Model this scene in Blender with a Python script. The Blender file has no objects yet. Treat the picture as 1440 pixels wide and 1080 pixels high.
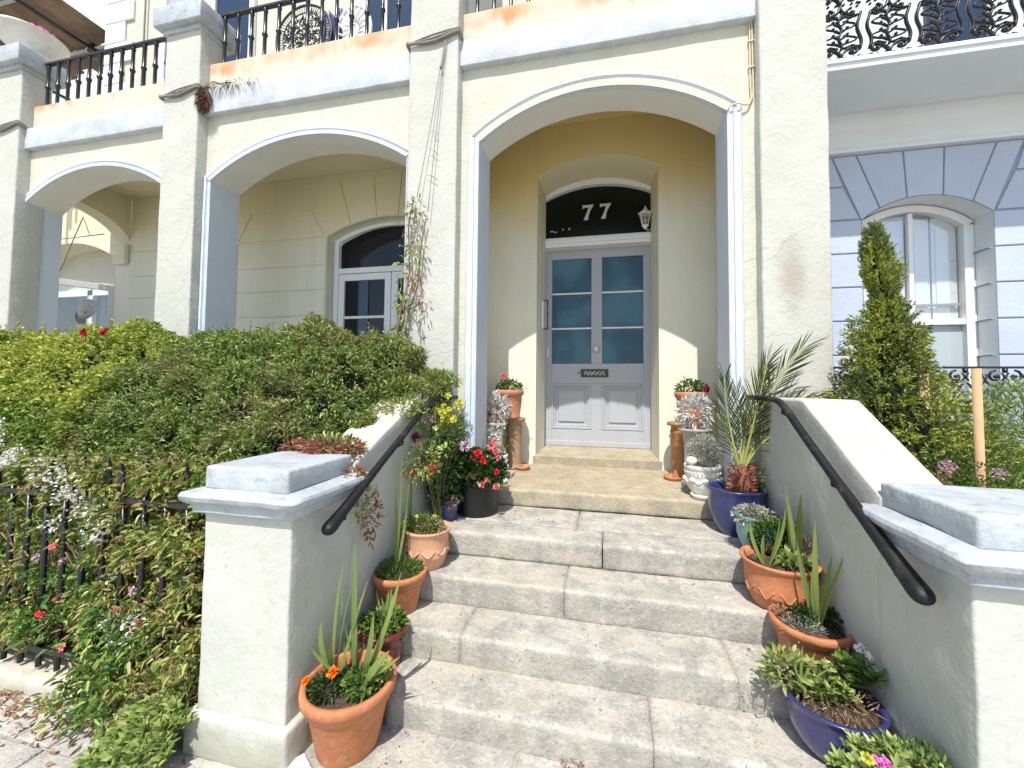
import bpy, math, random
import numpy as np
from mathutils import Vector, Matrix, noise
R = math.radians
random.seed(7); RNG = np.random.default_rng(7)
scene = bpy.context.scene
COL = scene.collection

# ---------------------------------------------------------------- camera
cam_d = bpy.data.cameras.new('camera'); cam = bpy.data.objects.new('camera', cam_d); COL.objects.link(cam)
cam_d.sensor_width = 36; cam_d.lens = 14.007; cam_d.clip_end = 500; cam_d.clip_start = .02
cam_d.shift_x = -.00703; cam_d.shift_y = -.01361
_r = Vector((0.97709063, 0.21261078, 0.00951652)); _u = Vector((-9.49e-4, -0.04036236, 0.99918466)); _f = Vector((-0.21282154, 0.97630299, 0.03923591))
cam.matrix_world = Matrix(((_r[0], _u[0], -_f[0], 0), (_r[1], _u[1], -_f[1], 0), (_r[2], _u[2], -_f[2], 0), (0, 0, 0, 1)))
scene.camera = cam
# ---------------------------------------------------------------- light
world = bpy.data.worlds.new('World'); scene.world = world; world.use_nodes = True
wn = world.node_tree; sky = wn.nodes.new('ShaderNodeTexSky'); sky.sky_type = 'NISHITA'; sky.sun_disc = False
sky.sun_elevation = R(57.5); sky.sun_rotation = R(180); sky.air_density = 1.0; sky.dust_density = 1.2
bg = wn.nodes['Background']; bg.inputs[1].default_value = .14
wn.links.new(sky.outputs[0], bg.inputs[0])
sun_d = bpy.data.lights.new('sun', 'SUN'); sun_d.energy = 3.9; sun_d.angle = R(.5); sun_d.color = (1, .965, .91)
sun = bpy.data.objects.new('sun', sun_d); COL.objects.link(sun); sun.rotation_euler = (R(32.5), 0, R(-.6)); sun.location = (0, -6, 9)
scene.view_settings.view_transform = 'Standard'; scene.view_settings.look = 'None'; scene.view_settings.gamma = 1
scene.view_settings.use_curve_mapping = False; scene.view_settings.exposure = .56

# ---------------------------------------------------------------- materials
def mat(name, col, rough=.8, bump=0, bscale=60, var=.0, vscale=3, metal=0, spec=.4, dirt=None, dirt_amt=0, fn=None, coat=0):
    m = bpy.data.materials.new(name); m.use_nodes = True; t = m.node_tree; N = t.nodes; L = t.links
    b = N['Principled BSDF']; b.inputs['Roughness'].default_value = rough; b.inputs['Metallic'].default_value = metal
    b.inputs['Specular IOR Level'].default_value = spec; b.inputs['Coat Weight'].default_value = coat
    g = N.new('ShaderNodeNewGeometry'); pos = g.outputs['Position']
    c = N.new('ShaderNodeRGB'); c.outputs[0].default_value = (*col, 1); out = c.outputs[0]
    def noise_(scale, detail=4, rough_=.6, vec=None, dist=0):
        n = N.new('ShaderNodeTexNoise'); n.inputs['Scale'].default_value = scale; n.inputs['Detail'].default_value = detail
        n.inputs['Roughness'].default_value = rough_; n.inputs['Distortion'].default_value = dist
        L.new(vec or pos, n.inputs['Vector']); return n.outputs['Fac']
    def ramp(v, a, b_, c0=0, c1=1):
        r = N.new('ShaderNodeMapRange'); r.inputs['From Min'].default_value = a; r.inputs['From Max'].default_value = b_
        r.inputs['To Min'].default_value = c0; r.inputs['To Max'].default_value = c1; r.interpolation_type = 'SMOOTHSTEP'
        L.new(v, r.inputs['Value']); return r.outputs['Result']
    def mixc(fac, a, b_, mode='MIX'):
        x = N.new('ShaderNodeMix'); x.data_type = 'RGBA'; x.blend_type = mode
        if isinstance(fac, float): x.inputs[0].default_value = fac
        else: L.new(fac, x.inputs[0])
        for s, v in ((6, a), (7, b_)):
            if isinstance(v, tuple): x.inputs[s].default_value = (*v, 1)
            else: L.new(v, x.inputs[s])
        return x.outputs[2]
    def mul(a, b_):
        x = N.new('ShaderNodeMath'); x.operation = 'MULTIPLY'
        for s, v in ((0, a), (1, b_)):
            if isinstance(v, (int, float)): x.inputs[s].default_value = v
            else: L.new(v, x.inputs[s])
        return x.outputs[0]
    def add(a, b_):
        x = N.new('ShaderNodeMath'); x.operation = 'ADD'
        for s, v in ((0, a), (1, b_)):
            if isinstance(v, (int, float)): x.inputs[s].default_value = v
            else: L.new(v, x.inputs[s])
        return x.outputs[0]
    def scaled(v3, off=(0, 0, 0)):
        mp = N.new('ShaderNodeMapping'); mp.inputs['Scale'].default_value = v3; mp.inputs['Location'].default_value = off
        L.new(pos, mp.inputs['Vector']); return mp.outputs[0]
    if var:
        lo = tuple(x * (1 - var) for x in col); hi = tuple(min(1, x * (1 + var * .5)) for x in col)
        out = mixc(ramp(noise_(vscale, 5, .65), .32, .68), lo, hi)
    if dirt:
        out = mixc(mul(ramp(noise_(vscale * 2.3, 8, .7, dist=.6), .52, .72), dirt_amt), out, dirt)
    h = None
    class K: pass
    k = K(); k.N, k.L, k.pos, k.noise, k.ramp, k.mix, k.mul, k.add, k.scaled, k.b, k.geo, k.t = N, L, pos, noise_, ramp, mixc, mul, add, scaled, b, g, t
    k.h = None
    if fn:
        out = fn(k, out) or out
    L.new(out, b.inputs['Base Color'])
    if bump or k.h is not None:
        bp = N.new('ShaderNodeBump'); bp.inputs['Strength'].default_value = min(1, bump if bump else .5); bp.inputs['Distance'].default_value = .01
        hh = add(mul(noise_(bscale, 4, .6), .6), mul(noise_(bscale * .16, 3, .5), 1.2))
        if k.h is not None: hh = add(hh, k.h)
        L.new(hh, bp.inputs['Height']); L.new(bp.outputs[0], b.inputs['Normal'])
    return m

def crackfn(scale=1.1, dark=(.25, .22, .17), amt=.6, lumps=True):
    def f(k, out):
        n = k.N.new('ShaderNodeTexNoise'); n.inputs['Scale'].default_value = 2.2; n.inputs['Detail'].default_value = 5
        k.L.new(k.pos, n.inputs['Vector'])
        vm = k.N.new('ShaderNodeVectorMath'); vm.operation = 'MULTIPLY_ADD'; vm.inputs[1].default_value = (.55, .55, .55)
        k.L.new(n.outputs['Color'], vm.inputs[0]); k.L.new(k.pos, vm.inputs[2])
        v = k.N.new('ShaderNodeTexVoronoi'); v.feature = 'DISTANCE_TO_EDGE'; v.inputs['Scale'].default_value = scale
        k.L.new(vm.outputs[0], v.inputs['Vector'])
        line = k.ramp(v.outputs['Distance'], 0, .004, 1, 0)
        mask = k.ramp(k.noise(1.3, 3, .5), .5, .6)
        c = k.mul(line, mask)
        out = k.mix(k.mul(c, amt * .45), out, dark)
        # faint vertical rain streaks and smudges
        st = k.ramp(k.noise(1, 5, .6, vec=k.scaled((9, 9, .55))), .55, .78)
        out = k.mix(k.mul(st, .22), out, tuple(x for x in (.42, .39, .32)))
        k.h = k.add(k.mul(c, -.5), k.mul(k.ramp(k.noise(11, 5, .7, dist=.8), .45, .75), .45))
        return out
    return f
def yellowtopfn(z0, yel, amt=1.0, cr=.55):  # yellow blended in towards the top, plus random vertical streaks
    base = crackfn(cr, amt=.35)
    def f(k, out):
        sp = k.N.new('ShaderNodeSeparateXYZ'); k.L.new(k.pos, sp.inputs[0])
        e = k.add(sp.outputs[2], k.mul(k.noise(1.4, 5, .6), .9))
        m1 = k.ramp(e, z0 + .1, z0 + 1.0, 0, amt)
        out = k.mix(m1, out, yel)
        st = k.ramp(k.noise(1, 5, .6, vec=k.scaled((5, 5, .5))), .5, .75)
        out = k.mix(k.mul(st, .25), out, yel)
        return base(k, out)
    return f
def weatherfn(grime=(.30, .30, .20), base_z=-1.22, coarse=True):
    def f(k, out):
        sp = k.N.new('ShaderNodeSeparateXYZ'); k.L.new(k.pos, sp.inputs[0])
        e = k.add(sp.outputs[2], k.mul(k.noise(9, 6, .7), .28))
        out = k.mix(k.ramp(e, base_z - .02, base_z + .14, .55, 0), out, grime)
        st = k.ramp(k.noise(1, 6, .7, vec=k.scaled((16, 16, .8))), .57, .72)
        out = k.mix(k.mul(st, .30), out, (.38, .36, .28))
        out = crackfn(2.2, amt=.5)(k, out)
        ch = k.ramp(k.noise(23, 5, .8), .66, .68)
        out = k.mix(k.mul(ch, .5), out, (.36, .33, .28))
        sc = k.ramp(k.noise(1, 4, .8, vec=k.scaled((30, 30, 9), (3, 1, 0))), .70, .73)
        out = k.mix(k.mul(sc, .4), out, (.25, .24, .22))
        k.h = k.add(k.mul(ch, -.8), k.mul(k.noise(6, 4, .6), 1.2))
        return out
    return f
def rustfn(ztop, zbot):
    def f(k, out):
        sp = k.N.new('ShaderNodeSeparateXYZ'); k.L.new(k.pos, sp.inputs[0])
        g = k.ramp(sp.outputs[2], zbot, ztop, 0, 1)
        st = k.noise(1, 6, .65, vec=k.scaled((7, 7, .8)))
        patch = k.ramp(k.noise(1.7, 3, .5), .42, .62, .25, 1)
        s = k.mul(k.ramp(k.add(k.mul(st, .75), k.mul(g, .38)), .5, .74), patch)
        out = k.mix(k.mul(s, .9), out, (.55, .23, .07))
        s2 = k.ramp(k.noise(1, 6, .7, vec=k.scaled((22, 22, 1.5))), .6, .75)
        out = k.mix(k.mul(k.mul(s2, g), .5), out, (.33, .16, .07))
        return out
    return f
def stonefn(tan, greyc=(.2, .2, .19), lich=(.62, .6, .55)):
    def f(k, out):
        a = k.ramp(k.noise(7, 8, .75), .42, .62)
        out = k.mix(k.mul(a, .6), out, greyc)
        b = k.ramp(k.noise(42, 6, .8), .52, .62)
        out = k.mix(k.mul(b, .45), out, lich)
        c = k.ramp(k.noise(95, 4, .7), .6, .66)
        out = k.mix(k.mul(c, .8), out, (.08, .075, .065))
        d = k.ramp(k.noise(1.8, 4, .6), .55, .7)
        out = k.mix(k.mul(d, .4), out, tan)
        w = k.ramp(k.noise(2.6, 5, .6, vec=k.scaled((1, 1, 1), (5, 2, 1))), .56, .7)
        out = k.mix(k.mul(w, .35), out, (.3, .29, .2))
        v = k.N.new('ShaderNodeTexVoronoi'); v.inputs['Scale'].default_value = 38; k.L.new(k.pos, v.inputs['Vector'])
        pit = k.mul(k.ramp(v.outputs['Distance'], 0, .16, 1, 0), k.ramp(k.noise(9, 2, .5), .5, .6))
        out = k.mix(k.mul(pit, .6), out, (.08, .07, .06))
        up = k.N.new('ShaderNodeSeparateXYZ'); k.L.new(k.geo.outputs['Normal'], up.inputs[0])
        ver = k.ramp(up.outputs[2], .2, .7, 1, 0)   # upright faces mottled greyer than the treads
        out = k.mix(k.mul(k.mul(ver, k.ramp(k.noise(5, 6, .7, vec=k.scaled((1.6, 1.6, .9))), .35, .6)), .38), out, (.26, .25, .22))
        k.h = k.add(k.mul(k.noise(30, 6, .7), 1.5), k.mul(pit, -1.6))
        return out
    return f

M = {}
M['cream'] = mat('cream_stucco', (.55, .54, .445), .85, .5, 45, .05, 2.5, fn=crackfn())
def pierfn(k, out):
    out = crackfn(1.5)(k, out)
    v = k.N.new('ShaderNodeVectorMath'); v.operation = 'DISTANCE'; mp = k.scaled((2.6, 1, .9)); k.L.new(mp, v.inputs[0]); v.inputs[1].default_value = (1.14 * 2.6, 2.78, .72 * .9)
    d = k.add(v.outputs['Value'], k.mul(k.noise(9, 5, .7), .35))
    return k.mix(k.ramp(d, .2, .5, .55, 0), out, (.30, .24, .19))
M['pier'] = mat('pier_stucco', (.505, .505, .445), .85, .5, 38, .05, 3, fn=pierfn)
M['yellow'] = mat('yellow_stucco', (.76, .735, .60), .85, .35, 40, .05, 1.6, fn=yellowtopfn(1.65, (.70, .56, .25)))
M['loggia'] = mat('loggia_stucco', (.75, .735, .61), .85, .3, 40, .05, 1.6, fn=yellowtopfn(1.6, (.68, .60, .36), .7, .7))
M['rust'] = mat('rust_stained_band', (.55, .53, .425), .85, .4, 45, .05, 3, fn=rustfn(2.93, 2.68))
M['blue_band'] = mat('pale_blue_paint', (.50, .54, .56), .7, .5, 45, .14, 5, dirt=(.42, .41, .36), dirt_amt=.5)
M['white_blue'] = mat('white_blue_paint', (.60, .655, .71), .55, .25, 60, .04, 5, dirt=(.5, .5, .46), dirt_amt=.15)
M['soffit'] = mat('soffit_paint', (.70, .69, .62), .8, .2, 45, .05, 2)
M['white'] = mat('white_gloss_paint', (.80, .81, .80), .35, .08, 40, .03, 5)
M['cap'] = mat('cap_paint', (.43, .465, .485), .5, .8, 30, .14, 7, dirt=(.2, .18, .16), dirt_amt=.6)
M['shaft'] = mat('gate_pillar_paint', (.51, .52, .46), .7, .6, 26, .05, 3, dirt=(.40, .39, .33), dirt_amt=.3, fn=weatherfn())
M['coping'] = mat('coping_paint', (.51, .485, .39), .7, .6, 26, .10, 5, dirt=(.40, .31, .22), dirt_amt=.6)
M['step'] = mat('weathered_step_stone', (.455, .425, .36), .9, .6, 70, .08, 5, fn=stonefn((.46, .4, .3)))
M['sill'] = mat('sandstone', (.43, .37, .26), .85, .5, 60, .12, 6, fn=stonefn((.4, .33, .2), (.27, .23, .14), (.5, .44, .32)))
M['pave'] = mat('paving_stone', (.5, .47, .42), .9, .6, 50, .1, 4, fn=stonefn((.5, .44, .36), (.34, .32, .29)))
M['door'] = mat('door_grey_paint', (.41, .425, .45), .42, .1, 35, .04, 6, dirt=(.36, .34, .32), dirt_amt=.25)
def glassm(name, col, rough=.04, spec=.6, coat=.6):
    return mat(name, col, rough, 0, spec=spec, coat=coat)
def curtain(k, out):
    n = k.ramp(k.noise(2.2, 3, .5), .35, .65); return k.mix(n, (.02, .075, .12), (.06, .16, .22))
M['clear_glass'] = glassm('clear_glass', (.8, .85, .88), .03, .5, 0)
_t = M['clear_glass'].node_tree; _tr = _t.nodes.new('ShaderNodeBsdfTransparent'); _mx = _t.nodes.new('ShaderNodeMixShader'); _gl = _t.nodes.new('ShaderNodeBsdfGlossy'); _gl.inputs['Roughness'].default_value = .02; _mx.inputs[0].default_value = .16
_t.links.new(_tr.outputs[0], _mx.inputs[1]); _t.links.new(_gl.outputs[0], _mx.inputs[2]); _t.links.new(_mx.outputs[0], _t.nodes['Material Output'].inputs[0])
M['door_glass'] = mat('door_obscured_glass', (.05, .15, .22), .2, .15, 160, spec=.3, fn=curtain)
M['dark_glass'] = glassm('dark_glass', (.008, .010, .012), .05, .35, 0)
M['fan_glass'] = glassm('fanlight_glass', (.008, .010, .008), .15, .2, 0)
M['blue_glass'] = glassm('blue_window_glass', (.02, .04, .075), .05, .4, .2)
M['pale_glass'] = glassm('pale_window_glass', (.40, .45, .47), .1, .5, .2)
M['black'] = mat('black_iron_paint', (.012, .013, .016), .3, .1, 80, spec=.5)
M['railblack'] = mat('handrail_black_paint', (.008, .009, .011), .5, .3, 60, spec=.3, dirt=(.2, .18, .14), dirt_amt=.2)
M['iron'] = mat('weathered_iron', (.03, .03, .033), .5, .5, 70, dirt=(.22, .1, .05), dirt_amt=.5)
M['steel'] = mat('galvanised_steel', (.45, .46, .46), .45, .2, 40, .1, 6, metal=.7)
M['silver'] = mat('silver_number', (.62, .62, .58), .35, 0, metal=.3)
M['wood'] = mat('scaffold_board', (.20, .13, .075), .85, .5, 30, .3, 4, fn=lambda k, o: k.mix(k.mul(k.ramp(k.noise(1, 5, .7, vec=k.scaled((30, 2, 30))), .45, .65), .5), o, (.09, .06, .035)))
M['stake'] = mat('stake_wood', (.52, .33, .17), .8, .3, 40, .12, 8)
M['terra'] = mat('terracotta', (.50, .19, .08), .75, .35, 50, .16, 9, dirt=(.55, .36, .24), dirt_amt=.6, fn=lambda k, o: k.mix(k.mul(k.ramp(k.noise(60, 5, .8), .58, .66), .4), o, (.25, .13, .07)))
M['peach'] = mat('peach_terracotta', (.62, .34, .2), .8, .4, 40, .1, 14, dirt=(.68, .5, .38), dirt_amt=.6)
M['oldterra'] = mat('aged_terracotta', (.48, .2, .11), .8, .4, 40, .12, 12, dirt=(.62, .5, .4), dirt_amt=.5)
M['clay'] = mat('salt_glazed_clay', (.36, .23, .13), .6, .3, 30, .15, 8)
M['clay_orange'] = mat('orange_clay', (.42, .2, .08), .55, .3, 30, .18, 8)
M['bluepot'] = mat('blue_glaze', (.03, .038, .13), .25, .12, 18, .25, 9, coat=.5)
M['tealpot'] = mat('teal_glaze', (.14, .27, .25), .3, .1, 18, .2, 9, coat=.3)
M['maroonpot'] = mat('maroon_glaze', (.13, .02, .018), .3, .1, 18, .2, 9, coat=.3)
M['blackpot'] = mat('black_plastic', (.014, .017, .016), .35, .1, 30)
M['urn'] = mat('white_cast_stone', (.68, .66, .6), .8, .5, 40, .06, 9, dirt=(.35, .33, .28), dirt_amt=.4)
M['greystone'] = mat('grey_cast_stone', (.42, .39, .35), .85, .5, 40, .1, 9)
M['soil'] = mat('soil', (.07, .047, .032), .95, 1, 90, .4, 40, dirt=(.3, .22, .15), dirt_amt=.5)
def blockfn(k, out):
    oi = k.N.new('ShaderNodeObjectInfo'); return k.mix(k.mul(oi.outputs['Random'], .3), out, (.40, .45, .56))
M['lav'] = mat('lavender_wall_paint', (.47, .525, .61), .7, .35, 40, .05, 3, dirt=(.42, .45, .52), dirt_amt=.35, fn=blockfn)
M['lav_joint'] = mat('lavender_joint', (.28, .33, .43), .8)
M['neigh_white'] = mat('neighbour_white_paint', (.74, .77, .77), .4, .08, 30, .03, 3)
M['twig'] = mat('twig_bark', (.25, .17, .11), .9, .3, 80, .2, 20)
M['rope'] = mat('old_cable', (.24, .22, .19), .85, .3, 60, .15, 15)
M['creamcable'] = mat('painted_cable', (.62, .52, .36), .7)
M['pink'] = mat('pink_cloth', (.65, .08, .18), .85, .5, 40, .25, 20)
M['navy'] = mat('striped_towel', (.05, .055, .14), .9, .3, 40, fn=lambda k, o: k.mix(k.ramp(k.noise(1, 1, .2, vec=k.scaled((60, 1, 1))), .5, .52), o, (.4, .4, .5)))
M['paper'] = mat('printed_packet', (.78, .79, .8), .6, fn=lambda k, o: k.mix(k.ramp(k.noise(70, 1, .2), .62, .64), o, (.35, .42, .5)))
M['orange_glow'] = mat('warm_stone', (.6, .5, .4), .9, .6, 40, .1, 8)
M['greenwall'] = mat('far_wall', (.55, .58, .52), .8, .2, 20, .05, 2)

def leafm(name, stops, trans=.3, rough=.5, patch=None, pscale=1.2, spec=.35):
    m = bpy.data.materials.new(name); m.use_nodes = True; t = m.node_tree; N = t.nodes; L = t.links
    b = N['Principled BSDF']; b.inputs['Roughness'].default_value = rough; b.inputs['Specular IOR Level'].default_value = spec
    g = N.new('ShaderNodeNewGeometry'); cr = N.new('ShaderNodeValToRGB')
    e = cr.color_ramp.elements
    for i, c in enumerate(stops):
        p = i / max(1, len(stops) - 1)
        if i < 2: el = e[i]; el.position = p
        else: el = e.new(p)
        el.color = (*c, 1)
    # keep order: positions already rising
    L.new(g.outputs['Random Per Island'], cr.inputs[0]); out = cr.outputs[0]
    if patch:
        n = N.new('ShaderNodeTexNoise'); n.inputs['Scale'].default_value = pscale; n.inputs['Detail'].default_value = 3; L.new(g.outputs['Position'], n.inputs['Vector'])
        mr = N.new('ShaderNodeMapRange'); mr.inputs['From Min'].default_value = .48; mr.inputs['From Max'].default_value = .6
        L.new(n.outputs['Fac'], mr.inputs['Value'])
        mx = N.new('ShaderNodeMix'); mx.data_type = 'RGBA'; L.new(mr.outputs[0], mx.inputs[0]); L.new(out, mx.inputs[6])
        cr2 = N.new('ShaderNodeValToRGB'); e2 = cr2.color_ramp.elements
        for i, c in enumerate(patch):
            p = i / max(1, len(patch) - 1)
            if i < 2: el = e2[i]; el.position = p
            else: el = e2.new(p)
            el.color = (*c, 1)
        L.new(g.outputs['Random Per Island'], cr2.inputs[0]); L.new(cr2.outputs[0], mx.inputs[7]); out = mx.outputs[2]
    L.new(out, b.inputs['Base Color'])
    tr = N.new('ShaderNodeBsdfTranslucent'); L.new(out, tr.inputs[0]); mix = N.new('ShaderNodeMixShader'); mix.inputs[0].default_value = trans
    L.new(b.outputs[0], mix.inputs[1]); L.new(tr.outputs[0], mix.inputs[2]); L.new(mix.outputs[0], N['Material Output'].inputs[0])
    return m
def leafm(name, stops, trans=.3, rough=.5, patch=None, pscale=1.2, spec=.35, _o=leafm):
    # elements must be created in order; pad to avoid reordering trouble
    return _o(name, stops, trans, rough, patch, pscale, spec)
M['hedge'] = leafm('hedge_leaf', [(0.179, 0.246, 0.034), (0.336, 0.426, 0.056), (0.515, 0.560, 0.090), (0.627, 0.616, 0.146), (0.246, 0.336, 0.056)], .35, .42, patch=[(0.090, 0.168, 0.028), (0.224, 0.325, 0.056), (0.403, 0.482, 0.101)], pscale=1.8)
M['jasmine'] = leafm('climber_leaf', [(.05, .11, .018), (.14, .23, .035), (.29, .38, .07), (.55, .57, .26), (.10, .18, .035), (.40, .49, .12)], .3, .38, patch=[(.11, .20, .035), (.28, .31, .08), (.30, .22, .10), (.50, .54, .2)], pscale=2.6)
M['shrubfront'] = leafm('mixed_leaf', [(0.066, 0.132, 0.024), (0.198, 0.297, 0.050), (0.429, 0.495, 0.116), (0.330, 0.198, 0.083), (0.561, 0.594, 0.231)], .25, .45, patch=[(0.050, 0.165, 0.033), (0.116, 0.264, 0.050), (0.330, 0.429, 0.083)], pscale=2.6)
M['sedum'] = leafm('succulent_leaf', [(0.161, 0.230, 0.057), (0.299, 0.391, 0.103), (0.437, 0.483, 0.184), (0.230, 0.322, 0.069)], .15, .4)
M['dead'] = leafm('dead_leaf', [(.28, .16, .08), (.42, .28, .16), (.2, .1, .05), (.5, .38, .24)], .15, .7)
M['redleaf'] = leafm('red_leaf', [(.3, .06, .06), (.42, .14, .1), (.2, .12, .05), (.4, .2, .14)], .25, .5)
M['conifer'] = leafm('conifer_leaf', [(0.081, 0.138, 0.023), (0.230, 0.299, 0.034), (0.391, 0.437, 0.069), (0.483, 0.483, 0.115)], .25, .5, patch=[(0.057, 0.115, 0.023), (0.161, 0.230, 0.046), (0.345, 0.287, 0.138)], pscale=5)
M['fern'] = leafm('feathery_leaf', [(.12, .2, .04), (.24, .34, .08), (.3, .4, .12)], .35, .5)
M['green'] = leafm('pot_leaf', [(.05, .11, .02), (.12, .2, .04), (.2, .28, .06)], .25, .4)
M['darkgreen'] = leafm('dark_leaf', [(.015, .04, .012), (.035, .08, .02), (.08, .14, .03)], .2, .35)
M['silverleaf'] = leafm('silver_leaf', [(.4, .41, .39), (.58, .58, .55), (.68, .68, .65)], .1, .7)
M['greyleaf'] = leafm('grey_leaf', [(.2, .22, .16), (.36, .37, .3), (.46, .46, .38)], .15, .7)
M['iris'] = leafm('iris_leaf', [(.16, .24, .06), (.24, .32, .09), (.3, .38, .12)], .35, .4)
M['palm'] = leafm('palm_leaf', [(.03, .05, .012), (.07, .1, .025), (.13, .15, .04)], .2, .35)
M['palmstem'] = mat('palm_stem', (.32, .33, .08), .5)
M['fibre'] = mat('palm_fibre', (.22, .08, .05), .9, .6, 60, .3, 30)
M['red'] = leafm('red_petal', [(.62, .01, .02), (.78, .03, .04), (.7, .06, .08)], .2, .5)
M['rose'] = leafm('pink_red_petal', [(.75, .06, .1), (.85, .2, .2), (.8, .4, .38)], .25, .5)
M['darkred'] = leafm('crimson_petal', [(.35, .01, .03), (.5, .02, .05)], .2, .5)
M['yellowp'] = leafm('yellow_petal', [(.62, .58, .05), (.70, .68, .12), (.5, .5, .06)], .3, .5)
M['mauve'] = leafm('mauve_petal', [(.5, .3, .4), (.66, .48, .55), (.3, .05, .14)], .25, .5)
M['purple'] = leafm('plum_petal', [(.12, .01, .05), (.25, .04, .1), (.4, .12, .22)], .2, .5)
M['orangep'] = leafm('orange_petal', [(.85, .14, .01), (.85, .3, .02)], .2, .5)
M['magenta'] = leafm('magenta_petal', [(.75, .08, .5), (.8, .25, .6)], .2, .5)
M['whitep'] = leafm('white_petal', [(.8, .8, .74), (.72, .72, .62), (.82, .82, .8)], .25, .6)
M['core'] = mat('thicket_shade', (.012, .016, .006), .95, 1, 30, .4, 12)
M['stem'] = mat('green_stem', (.16, .18, .06), .7)

# ---------------------------------------------------------------- mesh helpers
class MB:
    def __init__(s): s.v = []; s.f = []
    def quad(s, a, b, c, d):
        n = len(s.v); s.v += [a, b, c, d]; s.f.append((n, n + 1, n + 2, n + 3)); return s
    def box(s, x0, y0, z0, x1, y1, z1):
        n = len(s.v)
        s.v += [(x, y, z) for z in (z0, z1) for x, y in ((x0, y0), (x1, y0), (x1, y1), (x0, y1))]
        s.f += [tuple(n + i for i in q) for q in ((3, 2, 1, 0), (4, 5, 6, 7), (0, 1, 5, 4), (1, 2, 6, 5), (2, 3, 7, 6), (3, 0, 4, 7))]
        return s
    def prism(s, poly, y0, y1):            # polygon in x,z (counter-clockwise seen from -y), extruded in y
        n = len(s.v); k = len(poly)
        s.v += [(x, y0, z) for x, z in poly] + [(x, y1, z) for x, z in poly]
        s.f.append(tuple(range(n, n + k))); s.f.append(tuple(range(n + 2 * k - 1, n + k - 1, -1)))
        for i in range(k):
            j = (i + 1) % k; s.f.append((n + j, n + i, n + k + i, n + k + j))
        return s
    def prism_x(s, poly, x0, x1):          # polygon in y,z extruded in x
        n = len(s.v); k = len(poly)
        s.v += [(x0, y, z) for y, z in poly] + [(x1, y, z) for y, z in poly]
        s.f.append(tuple(range(n + k - 1, n - 1, -1))); s.f.append(tuple(range(n + k, n + 2 * k)))
        for i in range(k):
            j = (i + 1) % k; s.f.append((n + i, n + j, n + k + j, n + k + i))
        return s
    def lathe(s, prof, c=(0, 0, 0), seg=36, wob=0):
        n = len(s.v); k = len(prof)
        for i in range(seg):
            a = 2 * math.pi * i / seg
            for r, z in prof: s.v.append((c[0] + r * math.cos(a), c[1] + r * math.sin(a), c[2] + z))
        for i in range(seg):
            j = (i + 1) % seg
            for q in range(k - 1): s.f.append((n + i * k + q, n + j * k + q, n + j * k + q + 1, n + i * k + q + 1))
        return s
    def tube(s, pts, r, seg=8, cap=True, flat=1):
        P = [Vector(p) for p in pts]; n = len(s.v); m = len(P)
        rr = r if hasattr(r, '__len__') else [r] * m
        up = Vector((0, 0, 1)); prev = None
        for i, p in enumerate(P):
            d = (P[min(i + 1, m - 1)] - P[max(i - 1, 0)]).normalized()
            a = (prev - d * prev.dot(d)) if prev is not None else d.cross(up if abs(d.z) < .9 else Vector((1, 0, 0)))
            if a.length < 1e-6: a = d.orthogonal()
            a.normalize(); prev = a; b = d.cross(a)
            for q in range(seg):
                t = 2 * math.pi * q / seg; s.v.append(tuple(p + a * math.cos(t) * rr[i] + b * math.sin(t) * rr[i] * flat))
        for i in range(m - 1):
            for q in range(seg):
                w = (q + 1) % seg; s.f.append((n + i * seg + q, n + i * seg + w, n + (i + 1) * seg + w, n + (i + 1) * seg + q))
        if cap: s.f.append(tuple(n + q for q in range(seg - 1, -1, -1))); s.f.append(tuple(n + (m - 1) * seg + q for q in range(seg)))
        return s
    def ball(s, c, r, sz=1, seg=10, ring=6):
        prof = [(max(1e-4, r * math.sin(math.pi * i / ring)), -r * sz * math.cos(math.pi * i / ring)) for i in range(ring + 1)]
        return s.lathe(prof, c, seg)
    def build(s, name, m, parent=None, smooth=False, bevel=0, seg=2):
        me = bpy.data.meshes.new(name); me.from_pydata([tuple(x) for x in s.v], [], s.f); me.update()
        return link(name, me, m, parent, smooth, bevel, seg)
def link(name, me, m, parent=None, smooth=False, bevel=0, seg=2):
    me.materials.append(M[m] if isinstance(m, str) else m)
    o = bpy.data.objects.new(name, me); COL.objects.link(o)
    if parent: o.parent = parent
    if smooth: me.polygons.foreach_set('use_smooth', [True] * len(me.polygons))
    if bevel:
        b = o.modifiers.new('bevel', 'BEVEL'); b.width = bevel; b.segments = seg; b.limit_method = 'ANGLE'; b.angle_limit = R(40)
    return o
def empty(name, label=None, cat=None, group=None, kind=None, loc=(0, 0, 0)):
    o = bpy.data.objects.new(name, None); COL.objects.link(o); o.location = loc; o.empty_display_size = .1
    return tag(o, label, cat, group, kind)
def tag(o, label=None, cat=None, group=None, kind=None):
    if label: o['label'] = label
    if cat: o['category'] = cat
    if group: o['group'] = group
    if kind: o['kind'] = kind
    return o
def dup(o, parent=None, off=(0, 0, 0)):
    c = o.copy(); COL.objects.link(c)
    if parent: c.parent = parent
    c.location = Vector(o.location) + Vector(off)
    for ch in list(o.children): dup(ch, c)
    return c
import bmesh
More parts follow.
